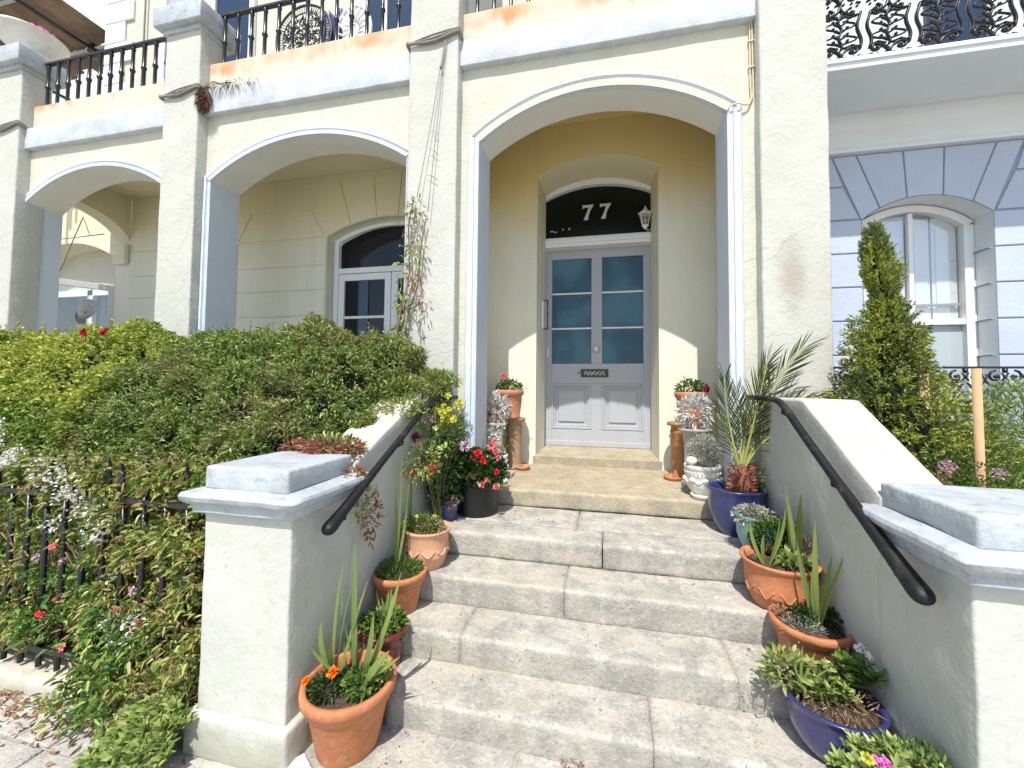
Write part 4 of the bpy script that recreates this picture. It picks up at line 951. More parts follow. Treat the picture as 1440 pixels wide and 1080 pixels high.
for p, w_, k in (((.03, .0, .56), .026, 0), ((.08, -.02, .50), .03, .01), ((.11, .02, .53), .024, 0), ((.055, .03, .48), .03, 0), ((-.07, -.04, .33), .017, -.01), ((-.02, -.06, .42), .016, .01), ((-.115, -.02, .38), .017, -.02), ((.20, -.05, .40), .035, .03), ((.0, -.05, .46), .016, .02)):
    sword('leaf', (.06 if p[0] > 0.02 else -.06, -.02, .17), p, w_, 'iris', t, (k, 0, 0), fold=.35)
fol(t, (.05, -.02, .20), (.05, .05, .05), 90, 'sedum', .05, .03); fol(t, (.13, .03, .24), (.04, .05, .06), 70, 'dead', .05, .01); fol(t, (0, 0, .175), (.12, .11, .02), 200, 'dead', .02, .005)
mr = MB()
for i in range(6):
    a = math.pi + i * .62; mr.tube([(.143 * math.cos(a + k * .06), .143 * math.sin(a + k * .06), .085 + .018 * math.cos(k / 8 * 2 * math.pi)) for k in range(9)], .0045, 5)
mr.build('relief_scroll', 'terra', t, True)['kind'] = 'stuff'
t = potted('terracotta pot with tall iris blades standing just above the deep blue pot of succulents', 'rim', .835, 1.93, Z3, .15, .19, 'terra')
for p, w_ in (((-.04, .0, .51), .026), ((.03, .0, .60), .022), ((.08, -.02, .47), .026), ((.12, -.04, .50), .012), ((.0, -.03, .40), .016)): sword('leaf', (.03, .0, .14), p, w_, 'iris', t, (-.005, 0, 0), fold=.35)
fol(t, (-.02, .01, .21), (.04, .04, .035), 260, 'darkgreen', .016, .008); fol(t, (.09, .02, .19), (.05, .05, .04), 300, 'darkgreen', .02, .012); fol(t, (-.05, -.04, .17), (.08, .07, .02), 260, 'greyleaf', .025, .004); fol(t, (-.10, .02, .19), (.03, .03, .03), 90, 'dead', .02, .007)
t = potted('deep blue glazed pot of succulents with a pale yellow flower spike near the street', 'round', .792, 1.68, Z4, .155, .185, 'bluepot')
fol(t, (-.135, .03, .24), (.07, .06, .06), 260, 'jasmine', .04, .014); rosettes('succulent', [(random.uniform(-.1, .06), random.uniform(-.05, .08), random.uniform(.19, .27)) for i in range(22)], 'sedum', t, .032, .015)
rosettes('broad_leaf', [(.08 + random.uniform(-.045, .05), random.uniform(-.04, .05), random.uniform(.21, .31)) for i in range(12)], 'green', t, .055, .02, 9)
fol(t, (0, -.01, .19), (.12, .12, .03), 420, 'dead', .025, .004); fol(t, (-.02, .03, .21), (.09, .09, .04), 380, 'green', .024, .010)
stems(t, (.08, .02, .25), [(.10, 0, .36), (.115, .01, .33)], .003)
for p in ((.095, 0, .37), (.105, -.01, .352), (.12, .0, .335), (.09, .01, .355), (.14, .01, .29)): flower(p, (0, -.6, 1), .016, 'whitep', t, 6, 2, rw=.8)
for p in ((-.09, 0, .34), (-.05, 0, .32), (-.02, -.03, .29), (-.13, 0, .33)): sword('leaf', (-.10, 0, .18), p, .008, 'iris', t, (0, 0, .01))
stems(t, (-.13, 0, .2), [(-.24, -.02, .24), (-.22, -.04, .20), (-.21, .0, .27)], .0016, 'twig'); fol(t, (-.235, -.02, .235), (.03, .03, .025), 22, 'green', .014, .009)
t = potted('bushy planting with one yellow and one magenta flower at the bottom right', 'rim', .80, 1.36, Z5, .14, .22, 'terra')
rosettes('succulent', [tuple(blob((0, 0, .27), (.15, .13, .11), 1)[0][0]) for i in range(150)], 'sedum', t, .034, .013); fol(t, (.05, .02, .29), (.12, .1, .10), 800, 'green', .026, .011)
flower((-.10, -.05, .395), (-.1, -.6, 1), .018, 'yellowp', t, 12, 3)
for p in ((-.075, -.045, .39), (-.058, -.05, .395), (-.065, -.05, .375), (-.045, -.05, .378), (-.08, -.06, .375)): flower(p, (.1, -.6, 1), .013, 'magenta', t, 6, 2, rw=.8)
# --- the two flower towers on the landing
def pedestal_round(name, label, x, y, r, h, m):
    o = MB().lathe([(.001, 0), (r * 1.25, 0), (r * 1.28, .02), (r * 1.05, .03), (r, .05), (r * .95, h * .5), (r, h - .10), (r * 1.08, h - .09), (r * 1.08, h - .07), (r, h - .06), (r * 1.02, h - .03), (r * 1.4, h - .025), (r * 1.42, h), (.001, h)], (x, y, ZL), 28).build(name, m, None, True)
    return tag(o, label, 'pedestal')
pedestal_round('chimney_pot', 'brown clay chimney pot used as a stand, left of the door', -.835, 3.62, .072, .46, 'clay')
pedestal_round('chimney_pot', 'orange clay chimney pot used as a stand, right of the door', .62, 3.62, .078, .46, 'clay_orange')
def stone_plinth(x, y, label, m='greystone'):
    t = empty('stone_plinth', label, 'pedestal', loc=(x, y, ZL)); t.rotation_euler = (0, 0, R(8))
    MB().box(-.085, -.085, 0, .085, .085, .03).box(-.07, -.07, .03, .07, .07, .40).build('shaft', m, t, bevel=.008)
    MB().box(-.09, -.09, .40, .09, .09, .415).box(-.105, -.105, .415, .105, .105, .44).build('top_slab', m, t, bevel=.008)
    mb = MB()
    for i in range(16):
        a = i / 16 * math.pi * 2; mb.ball((.045 * math.cos(a), -.072, .27 + .07 * math.sin(a)), .011, 1, 6, 4)
    mb.build('relief_wreath', 'urn', t, True)['kind'] = 'stuff'
    return t
stone_plinth(-.945, 3.36, 'grey stone plinth with a wreath carved on it, left of the door')
t = empty('stone_plinth', 'round-topped grey stone plinth, right of the door', 'pedestal', loc=(.672, 3.32, ZL))
MB().lathe([(.001, 0), (.10, 0), (.1, .03), (.075, .05), (.078, .3), (.09, .40), (.12, .425), (.125, .44), (.001, .44)], (0, 0, 0), 24).build('shaft', 'greystone', t, True)
for x, y, lab in ((-.945, 3.36, 'silver-leaved plant spilling from a small pot on the grey plinth left of the door'), (.672, 3.32, 'silver-leaved plant spilling from a small pot on the round plinth right of the door')):
    t = potted(lab, 'tall', x, y, ZL + .44, .065, .09, 'oldterra'); fol(t, (0, -.02, .12), (.12, .1, .13), 520, 'silverleaf', .05, .012, .3)
for x, y, lab, k in ((-.87, 3.56, 'old terracotta pot with coral geraniums raised highest left of the door', 0), (.69, 3.58, 'old terracotta pot with a crimson geranium raised highest right of the door', 1)):
    t = potted(lab, 'tall', x, y, ZL + .46, .138 if k == 0 else .125, .26, 'oldterra', 'potted geranium', name='potted_geranium')
    fol(t, (0, 0, .28), (.11, .09, .07), 330, 'green', .032, .026)
    if k == 0:
        for p in ((-.035, -.06, .40), (-.05, -.05, .385), (-.02, -.06, .375), (-.04, -.07, .36)): flower(p, (0, -1, .4), .022, 'rose', t, 8, 2, rw=.7)
        stems(t, (0, 0, .25), [(-.04, -.05, .39), (.17, -.02, .27), (.14, -.04, .29)], .002)
    else:
        for p in ((.11, -.06, .31), (.125, -.05, .29), (.10, -.07, .285), (.12, -.05, .27)): flower(p, (.3, -1, .3), .022, 'darkred', t, 8, 2, rw=.7)
        flower((-.05, -.03, .385), (0, -1, .4), .022, 'rose', t, 6, 1, rw=.3); stems(t, (0, 0, .25), [(-.05, -.03, .38)], .002)
def urn(x, y, r, h, label):
    t = potted(label, 'urn', x, y, ZL, r, h, 'urn', 'urn', name='ornate_urn')
    mb = MB()
    for i in range(8):
        a0 = i * math.pi / 4
        mb.tube([(r * .93 * math.cos(a0 + k * .09), r * .93 * math.sin(a0 + k * .09), h * (.62 - .17 * math.sin(k / 8 * math.pi))) for k in range(9)], .007, 5)
        mb.ball((r * .96 * math.cos(a0), r * .96 * math.sin(a0), h * .55), .018, 1, 8, 5)
    mb.build('relief_garland', 'urn', t, True)['kind'] = 'stuff'
    mb = MB()
    for i in range(28):
        a = i * math.pi / 14; mb.box(r * .97 * math.cos(a) - .005, r * .97 * math.sin(a) - .005, h * .76, r * .97 * math.cos(a) + .006, r * .97 * math.sin(a) + .006, h * .81)
    mb.build('relief_band', 'urn', t)['kind'] = 'stuff'
    return t
t = urn(-.875, 3.12, .105, .205, 'white ornate urn with a small green plant, behind the red geraniums'); fol(t, (.01, 0, .23), (.07, .06, .04), 260, 'greyleaf', .026, .016)
t = urn(.665, 3.05, .120, .215, 'white ornate urn of lavender with a pebble on its rim, right of the door'); fol(t, (.01, .0, .31), (.10, .08, .11), 1300, 'greyleaf', .035, .005, 1.0, .9); fol(t, (.01, 0, .36), (.09, .07, .06), 260, 'silverleaf', .02, .005, 1)
tag(MB().ball((.585, 3.0, ZL + .245), .038, .8, 12, 8).build('pebble', 'urn', None, True), 'white rounded pebble resting on the rim of the lavender urn', 'stone')
def saucer(x, y, r, m, label, tilt=0):
    o = MB().lathe([(.001, 0), (r * .85, 0), (r, .02), (r, .028), (r * .93, .028), (r * .8, .012), (.001, .01)], (0, 0, 0), 28).build('saucer', m, None, True); o.location = (x, y, ZL + .002); o.rotation_euler = (R(tilt), 0, 0); return tag(o, label, 'saucer')
saucer(-.745, 3.58, .075, 'terra', 'small terracotta saucer holding dry twigs, left of the door'); saucer(.545, 3.50, .08, 'terra', 'terracotta saucer with a clay shard, right of the door')
saucer(.655, 2.965, .085, 'urn', 'white saucer in front of the lavender urn'); saucer(-.82, 3.02, .075, 'urn', 'white saucer in front of the left urn')
o = MB().prism([(-.03, 0), (.03, 0), (.012, .075), (-.01, .06)], -.005, .005).build('clay_shard', 'clay_orange', None, bevel=.002); o.location = (.56, 3.50, ZL + .015); tag(o, 'broken clay shard standing in the terracotta saucer on the right', 'shard')
tag(rough('stone_offcut', (-.86, 3.22, ZL), (-.76, 3.34, ZL + .03), 'greystone', None, .03, .003, .005), 'small grey stone offcut lying behind the left urn', 'stone')
o = MB().box(-.05, -.045, 0, .05, .045, .012).build('paper_packet', 'paper', None, bevel=.003); o.location = (-1.09, 1.285, Z5 + .006); o.rotation_euler = (0, 0, R(-32)); tag(o, 'crumpled white printed packet at the foot of the left gate pillar', 'packet')

# ================================================================ LANTERN
t = empty('wall_lantern', 'small white four-sided lantern in the right corner of the dark fanlight', 'lantern', loc=(.392, 4.20, 1.62)); t.scale = (.82, .82, .82)
g = MB()
def ringp(s, z): return [(-s, -s, z), (s, -s, z), (s, s, z), (-s, s, z)]
lo_, hi_ = ringp(.030, .04), ringp(.058, .185)
for i in range(4): g.tube([lo_[i], hi_[i]], .005, 6); g.tube([hi_[i], hi_[(i + 1) % 4]], .007, 6); g.tube([lo_[i], lo_[(i + 1) % 4]], .006, 6)
g.lathe([(.001, 0), (.022, .0), (.028, .02), (.045, .032), (.04, .042), (.001, .044)], (0, 0, 0), 12); g.build('lantern_frame', 'white', t, False)
g = MB(); g.lathe([(.086, .188), (.088, .194), (.055, .222), (.030, .236), (.026, .25), (.012, .256), (.006, .262), (.012, .272), (.004, .29), (.001, .292)], (0, 0, 0), 4); g.build('lantern_roof', 'white', t).rotation_euler = (0, 0, 0)
g = MB()
for i in range(4): g.quad(lo_[i], lo_[(i + 1) % 4], hi_[(i + 1) % 4], hi_[i])
gm = mat('lantern_glass', (.85, .88, .88), .05, spec=.5); gm.node_tree.nodes['Principled BSDF'].inputs['Transmission Weight'].default_value = .95
g.build('lantern_glass', gm, t); MB().ball((0, 0, .1), .02, 1.8, 12, 8).build('bulb', 'neigh_white', t, True)
MB().tube([(0, 0, .01), (.03, .06, -.0), (.075, .10, .03), (.1, .12, .03)], .007, 6).build('bracket', 'white', t, True)

# ================================================================ PLANTING
def fbm(x, y, z=0, s=1): return noise.noise(Vector((x * s, y * s, z * s)))
def mound(label, cat, name, xr, prof, n, m, ln, wd, bump=.09, core=True, extra=None, gap=.0):
    t = empty(name, label, cat, loc=((xr[0] + xr[1]) / 2, 2, -1.35)); o0 = Vector(t.location)
    # prof(x) -> list of (y,z) from the front foot over the crest to the back
    def at(x, s):
        pr = prof(x); q = s * (len(pr) - 1); i = min(int(q), len(pr) - 2); f = q - i
        y = pr[i][0] * (1 - f) + pr[i + 1][0] * f; z = pr[i][1] * (1 - f) + pr[i + 1][1] * f
        dy, dz = pr[i + 1][0] - pr[i][0], pr[i + 1][1] - pr[i][1]; l = math.hypot(dy, dz) + 1e-6
        return y, z, -dz / l, dy / l
    P = np.empty((n, 3)); A = np.empty((n, 3)); k = 0
    while k < n:
        x = random.uniform(*xr); s = random.random(); y, z, ny, nz = at(x, s)
        b = fbm(x, y * 1.3, z * 1.3, 3.2) * bump + fbm(x + 9, y, z, 8.5) * bump * .55
        hh = fbm(x, y + 3, z, 9) + .6 * fbm(x, y, z + 5, 21)
        if hh < -.16 and random.random() < .88: continue
        b += hh * .05
        dpt = -random.random() ** 2 * .13 + b
        P[k] = (x, y + ny * dpt, z + nz * dpt); A[k] = (0, ny, nz); k += 1
    A = A * .8 + unit(n) * 1.15 + np.array([[0, -.1, .3]])
    o = leaves('leaves', P - np.array(o0), A, ln * RNG.uniform(.45, 1.5, n), wd * RNG.uniform(.6, 1.35, n), m, t, fold=.4, droop=.25); o['kind'] = 'stuff'
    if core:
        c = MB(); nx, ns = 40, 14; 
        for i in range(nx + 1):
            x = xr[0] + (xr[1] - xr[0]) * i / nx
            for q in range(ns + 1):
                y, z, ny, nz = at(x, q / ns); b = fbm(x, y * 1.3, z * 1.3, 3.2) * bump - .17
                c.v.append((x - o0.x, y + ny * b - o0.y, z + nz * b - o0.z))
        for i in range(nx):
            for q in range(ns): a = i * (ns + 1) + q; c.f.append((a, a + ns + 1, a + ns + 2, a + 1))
        c.build('shade_core', 'core', t, True)  # near-black inner sheet, shade of the leaf gaps put into its colour
    # twiggy shoots standing out of the crest
    if extra:
        mb = MB(); LP, LA = [], []
        for i in range(extra):
            x = random.uniform(*xr); y, z, ny, nz = at(x, random.uniform(.35, .8)); L = random.uniform(.06, .17); d = Vector((random.uniform(-.5, .5), ny * .5, nz + .5)).normalized()
            b = Vector((x, y, z)) - o0 - d * .04; tip = b + d * L + Vector((0, 0, -.02)); mb.tube([b, b.lerp(tip, .5) + Vector((0, 0, .01)), tip], .0016, 4)
            for q in range(9):
                p = b.lerp(tip, .3 + .7 * q / 8); LP.append(tuple(p)); LA.append(tuple(d + Vector(unit(1)[0]) * .9))
        mb.build('shoots', 'stem', t)['kind'] = 'stuff'; leaves('shoot_leaves', LP, LA, ln * .8, wd * .9, m, t)['kind'] = 'stuff'
    return t
def sm(a, b, x): t = min(1, max(0, (x - a) / (b - a))); return t * t * (3 - 2 * t)
def prof_a(x):
    zt = .36 - .16 * sm(-3.5, -3.1, x) + .03 * math.sin(x * 5)
    return [(2.05, -1.25), (1.95, -.8), (1.64, -.46), (1.72, -.16), (1.92, .08), (2.12, zt - .06), (2.32, zt), (2.6, zt), (2.74, zt - .1)]
def prof_b(x):
    zt = .20 + .14 * sm(-3.15, -2.7, x) + .02 * math.sin(x * 9) - .16 * sm(-1.58, -1.2, x)
    k = sm(-1.75, -1.3, x)      # pulls back where it rolls over the side wall
    return [(2.05 - .1 * k, -1.2 + .75 * k), (1.95 + .06 * k, -.75 + .5 * k), (1.66 + .40 * k, -.46 + .28 * k), (1.74 + .46 * k, -.2 + .12 * k), (1.92 + .38 * k, .02), (2.12 + .26 * k, zt - .08), (2.36 + .1 * k, zt), (2.6, zt), (2.73, zt - .12)]
mound('bright yellow-green clipped hedge behind the spiked railings on the far left', 'hedge', 'hedge', (-5.4, -3.0), prof_a, 44000, 'hedge', .030, .017, .10, extra=200)
mound('darker narrow-leaved climber heaped between the hedge and the side wall', 'climber', 'climbing_shrub', (-3.15, -1.27), prof_b, 66000, 'jasmine', .031, .0095, .10, extra=200)
# the part of the climber that spills over the top of the side wall
t = empty('climber_spill', 'loose climber shoots spilling over the top of the left side wall', 'climber', loc=(-1.2, 2.5, -.1)); b0 = Vector(t.location)
for c, r_, n in (((-1.24, 2.62, .0), (.16, .16, .10), 2600), ((-1.28, 2.38, -.03), (.14, .16, .08), 1800), ((-1.14, 2.55, -.08), (.07, .2, .09), 900), ((-1.2, 2.2, -.14), (.12, .12, .05), 420), ((-1.1, 2.35, -.2), (.05, .2, .1), 260)):
    fol(t, loc(c), r_, n, 'jasmine', .036, .010)
fol(t, loc((-1.12, 2.62, .03)), (.12, .12, .07), 500, 'fern', .03, .010)
t = empty('trailing_red_shoots', 'reddish trailing shoots resting on top of the left gate pillar', 'plant', loc=(-1.3, 1.72, -.3)); b0 = Vector(t.location)
for c, r_, n, mm in (((-1.34, 1.69, -.31), (.10, .06, .03), 260, 'redleaf'), ((-1.32, 1.74, -.30), (.16, .06, .04), 380, 'jasmine'), ((-1.22, 1.72, -.31), (.07, .05, .03), 120, 'redleaf'), ((-1.13, 1.64, -.42), (.03, .05, .04), 70, 'redleaf'), ((-1.5, 1.74, -.33), (.08, .08, .04), 200, 'redleaf'), ((-1.10, 1.66, -.52), (.02, .05, .10), 90, 'jasmine'), ((-1.1, 1.75, -.62), (.015, .06, .14), 90, 'redleaf')):
    fol(t, loc(c), r_, n, mm, .034, .011)
# front tangle over the railings
t = empty('front_border_shrub', 'untidy mixed shrubs and dry stems growing through the black railings', 'shrub', loc=(-2.4, 1.4, -1.4)); b0 = Vector(t.location)
n = 32000; P = []; A = []
while len(P) < n:
    x = random.uniform(-3.4, -1.59); z = random.uniform(-1.36, -.36); y = 1.47 + random.uniform(-.12, .09) + .06 * fbm(x, z, 0, 4)
    hole = (1 - sm(-2.55, -2.2, x)) * sm(-.98, -.84, z) * (1 - sm(-.62, -.44, z)) * sm(-3.4, -3.1, x)
    thin = 1 - .93 * hole
    if fbm(x, z, 4, 6.5) < -.05: thin *= .12
    if fbm(x, z, 9, 17) < -.12: thin *= .2
    if random.random() > thin: continue
    if z < -1.22 and x < -2.2: continue
    y -= (.20 if x > -2.2 else .05) * (1 - sm(-1.3, -.9, z)) * random.random(); P.append((x, y, z)); A.append((random.gauss(0, .7), -.6 + random.gauss(0, .5), .25 + random.gauss(0, .6)))
P = np.array(P)
leaves('leaves', P - np.array(b0), np.array(A), .030 * RNG.uniform(.4, 1.6, n), .0115 * RNG.uniform(.5, 1.5, n), 'shrubfront', t, fold=.4, droop=.3)['kind'] = 'stuff'
q = P[RNG.random(n) < .09]; leaves('dry_leaves', q - np.array(b0) + RNG.normal(size=q.shape) * .02, unit(len(q)), .04, .009, 'dead', t)['kind'] = 'stuff'
mb = MB()
for i in range(70):
    x, z = random.uniform(-3.3, -1.6), random.uniform(-1.35, -.85); p0 = Vector((x, 1.43, z)); p1 = p0 + Vector((random.uniform(-.25, .25), random.uniform(-.08, .04), random.uniform(.1, .45))); mb.tube(smooth_path([p0 - b0, p0.lerp(p1, .5) + Vector((random.uniform(-.06, .06), 0, .02)) - b0, p1 - b0], 4), random.uniform(.0015, .004), 5)
mb.build('woody_stems', 'twig', t, True)['kind'] = 'stuff'
for (x, z, r1, r2, k) in ((-2.98, -.27, .14, .06, 80), (-2.80, -.33, .09, .03, 54), (-2.55, -.36, .05, .03, 18), (-2.42, -.45, .10, .05, 56), (-2.34, -.57, .12, .05, 60), (-2.55, -.40, .08, .03, 34), (-2.2, -.66, .09, .04, 34), (-2.24, -.53, .07, .03, 22), (-2.02, -1.07, .15, .06, 130), (-1.95, -.98, .06, .03, 20), (-2.15, -.90, .06, .02, 16), (-2.48, -.62, .05, .03, 14)):
    P_, D_ = blob((x, 1.36, z), (r1, .05, r2 * 1.2), k * 5, shell=.98)
    keep = np.array([fbm(p[0], p[2], 3, 16) > -.08 for p in P_]); P_, D_ = P_[keep], D_[keep]; k_ = len(P_); P_[:, 2] += .05 * np.sin(P_[:, 0] * 23)
    leaves('white_blossom', P_ - np.array(b0), D_ + unit(k_) + np.array([[0, -.8, .3]]), .015, .010, 'whitep', t, fold=.05)['kind'] = 'stuff'
for (x, z, mm) in ((-2.46, -.78, 'mauve'), (-2.30, -.78, 'mauve'), (-2.36, -.72, 'rose'), (-2.32, -.94, 'redleaf'), (-1.98, -.95, 'redleaf'), (-1.90, -.86, 'mauve'), (-2.42, -1.02, 'red'), (-2.28, -1.14, 'rose'), (-1.86, -.98, 'redleaf')):
    flower(loc((x, 1.30, z)), (random.uniform(-.3, .3), -1, .6), .022, mm, t, 7, 2, name='bud')
# succulents sprawling at the foot
t = empty('succulent_bed', 'pale green fleshy rosettes sprawling over the pavement beside the left gate pillar', 'ground plant', loc=(-2, 1.25, -1.4), kind='stuff'); b0 = Vector(t.location)
pts = []
while len(pts) < 620:
    x, y = random.uniform(-2.45, -1.53), random.uniform(1.06, 1.5); edge = 1.42 - .36 * sm(-2.15, -1.7, x)
    if y < edge or (x > -1.62 and y > 1.25): continue
    pts.append((x - b0.x, y - b0.y, -1.40 - b0.z + .03 + .20 * sm(edge, edge + .3, y) * random.uniform(.55, 1) + .05 * fbm(x, y, 0, 7)))
rosettes('rosettes', pts, 'sedum', t, .046, .019, 11)
fol(t, (.28, .08, .12), (.16, .1, .12), 500, 'dead', .05, .008)
# railings with spear heads on a white kerb
rl = empty('spiked_railings', 'black iron railings with flat spear heads tangled in shrubs at far left', 'railing', loc=(-2.5, 1.385, -1.3)); b0 = Vector(rl.location)
MB().box(-.9, -.012, .76, 1.0, .012, .785).box(-.9, -.012, .05, 1.0, .012, .075).build('rail', 'black', rl, bevel=.003)
f_ = MB().tube([(0, 0, -.02), (0, 0, .80)], .0115, 8).build('bar', 'black', rl, True)
sp_ = MB().prism([(-.013, .80), (.013, .80), (.021, .85), (.016, .88), (.002, .955), (-.002, .955), (-.016, .88), (-.021, .85)], -.006, .006).build('spear_head', 'black', rl, bevel=.003)
for i in range(15):
    x = -.78 + i * .118
    if i == 4 or i == 9: x += .006
    a_, b_ = (f_, sp_) if i == 0 else (f_.copy(), sp_.copy())
    if i: COL.objects.link(a_); COL.objects.link(b_)
    a_.parent = rl; b_.parent = rl; a_.location = (x, 0, 0); b_.location = (x, 0, 0); b_.rotation_euler = (0, R(random.uniform(-3, 3)), R(random.uniform(-12, 12)))
tag(rough('white_kerb', (-4.2, 1.33, -1.42), (-1.585, 1.50, -1.335), 'coping', None, .06, .008, .02), 'low pale painted kerb under the spiked railings', 'kerb')
# dead leaves on the ground
pts, dirs = [], []
for i in range(420): pts.append((random.gauss(-2.45, .28), random.gauss(1.30, .08), Z5 + .006 + random.random() * .008)); dirs.append((random.gauss(0, 1), random.gauss(0, 1), random.gauss(0, .25)))
o = leaves('dry_leaf_litter', pts, dirs, RNG.uniform(.015, .04, 420), .014, 'dead'); tag(o, 'brown dry leaves drifted against the kerb on the pavement', 'leaf litter', kind='stuff')
pts, dirs = [], []
for (x0, x1, y0, y1, z, k) in ((-.9, .7, 1.2, 1.5, Z5, 14), (-.85, .7, 1.6, 1.78, Z4, 12), (-.8, .7, 1.82, 2.02, Z3, 12), (-.8, .6, 2.06, 2.28, Z2, 12), (-.75, .6, 2.33, 2.85, Z1, 26), (-.72, -.58, 2.5, 2.75, Z1, 30), (-.6, .5, 2.95, 3.7, ZL, 12), (-.95, -.7, 1.25, 1.55, Z5, 26)):
    for i in range(k): pts.append((random.uniform(x0, x1), random.uniform(y0, y1), z + .006)); dirs.append((random.gauss(0, 1), random.gauss(0, 1), random.gauss(0, .3)))
o = leaves('step_debris', pts, dirs, RNG.uniform(.006, .018, len(pts)), .007, 'dead'); tag(o, 'scattered petals and leaf crumbs on the stone steps', 'debris', kind='stuff')
P_, D_ = blob((-.12, 1.535, Z5 + .01), (.04, .012, .01), 90); o = leaves('moss_tuft', P_, D_ + [[0, -.3, .5]], .014, .004, 'dead'); tag(o, 'brown moss tuft in the joint at the foot of the lowest riser', 'moss', kind='stuff')

# --- creeper on the pier
t = empty('pier_creeper', 'thin dried creeper hanging down the pier left of the door arch', 'climber', loc=(-1.42, 2.74, .2)); b0 = Vector(t.location)
for k, pth in enumerate(([(-1.5, 2.74, -.2), (-1.50, 2.73, .25), (-1.49, 2.74, .6), (-1.45, 2.73, .9), (-1.47, 2.74, 1.2), (-1.43, 2.74, 1.42)], [(-1.46, 2.74, -.1), (-1.47, 2.72, .3), (-1.46, 2.75, .55), (-1.38, 2.73, .75), (-1.37, 2.74, 1.0), (-1.33, 2.74, 1.25)], [(-1.51, 2.73, 0), (-1.52, 2.70, .4), (-1.47, 2.71, .7)])):
    MB().tube(smooth_path([loc(p) for p in pth], 5), .006 if k < 2 else .008, 6).build('stem', 'twig', t, True)
for (x, z, rx, rz, k, mm) in ((-1.41, 1.33, .06, .10, 80, 'jasmine'), (-1.47, 1.20, .05, .06, 26, 'dead'), (-1.40, 1.02, .08, .10, 80, 'jasmine'), (-1.41, .80, .06, .08, 50, 'redleaf'), (-1.43, .90, .07, .09, 40, 'jasmine'), (-1.49, .62, .05, .1, 70, 'jasmine'), (-1.36, .55, .06, .08, 26, 'green'), (-1.50, .40, .06, .14, 110, 'jasmine'), (-1.40, .25, .10, .12, 60, 'jasmine'), (-1.33, .62, .04, .05, 16, 'redleaf'), (-1.52, .85, .03, .2, 30, 'jasmine')):
    k = int(k * .7); mm = {'redleaf': 'jasmine', 'dead': 'dead'}.get(mm, mm) if z > .9 else mm; P_, D_ = blob(loc((x, 2.72, z)), (rx, .045, rz), k, shell=.9); leaves('creeper_leaves', P_, D_ * .6 + unit(k) * .5 + np.array([[0, -.3, -.5]]), .055 * RNG.uniform(.6, 1.2, k), .012, mm, t)['kind'] = 'stuff'
mb = MB()
for a_, b_ in (((-1.21, 2.765, 2.66), (-1.40, 2.73, 1.42)), ((-1.20, 2.765, 2.66), (-1.31, 2.73, 1.30)), ((-1.205, 2.765, 2.63), (-1.23, 2.76, 2.45))): mb.tube(smooth_path([a_, tuple(Vector(a_).lerp(Vector(b_), .5) + Vector((random.uniform(-.01, .01), 0, 0))), b_], 4), .0028, 5)
for z in (1.8, 1.95, 1.6): mb.tube([(-1.30 - (1.9 - z) * .1, 2.76, z), (-1.27, 2.75, z - .03), (-1.25, 2.76, z - .05)], .0022, 4)
mb.ball((-1.235, 2.755, 2.43), .012, 1.5, 8, 5)
tag(mb.build('hanging_wires', 'rope', None, True), 'thin wires hanging from the cable band down to the creeper on the pier', 'wires')
def band(x0, x1, z, label, r=.011):
    mb = MB()
    for k in range(3):
        dz = k * .014; tl = .03 * (k - 1)
        pts_ = [(x0 - .015, 3.0, z + dz), (x0 - .015, 2.775, z + dz - .01), (x0 + .02, 2.762, z + dz - .012 - tl * .3), ((x0 + x1) / 2, 2.76, z + dz + tl * .4), (x1 - .03, 2.762, z + dz + .03), (x1 + .012, 2.78, z + dz + .035), (x1 + .014, 2.87, z + dz - .02)]
        mb.tube(smooth_path(pts_, 5), r * (1 - .2 * k), 7)
    return tag(mb.build('cable_band', 'rope', None, True), label, 'cable')
band(-1.512, -1.108, 2.665, 'bundle of grey cable strapped round the pier left of the door arch'); band(-3.975, -3.58, 2.61, 'weathered cable wrapped round the pier between the left arches'); band(-6.25, -5.85, 2.58, 'cable looped round the farthest left pier')
P_, D_ = blob((-3.53, 2.79, 2.55), (.06, .03, .11), 520, shell=.9); P2, D2 = blob((-3.3, 2.81, 2.665), (.32, .02, .025), 160, shell=.9)
o = leaves('dried_root_tuft', np.vstack([P_, P2]), np.vstack([D_ * .5 + [[0, -.1, -1]], D2 * .5 + [[0, -.3, -.6]]]), .055 * RNG.uniform(.5, 1.4, 680), .005, mat('dried_root', (.13, .06, .035), .9), None)
tag(o, 'dark reddish dried root tuft in the angle of the pier and lintel', 'dried plant')
mb = MB()
for dx in (-.008, .010): mb.tube(smooth_path([(.955 + dx, 2.872, 3.3), (.952 + dx * .7, 2.868, 2.6), (.953 + dx, 2.868, 2.1), (.955 + dx * .6, 2.868, 1.97), (.952, 2.868, 1.93)], 5), .0055, 6)
mb.tube(smooth_path([(.955, 2.866, 1.96), (.935, 2.86, 1.90), (.90, 2.85, 1.895), (.86, 2.845, 1.905), (.815, 2.85, 1.895), (.80, 2.86, 1.87)], 5), .0055, 6)
for z in (2.15, 2.33, 2.6): mb.box(.935, 2.858, z, .973, 2.88, z + .01)
tag(mb.build('wall_cable', 'creamcable', None, True), 'cream painted cables clipped beside the right edge of the door arch', 'cable')

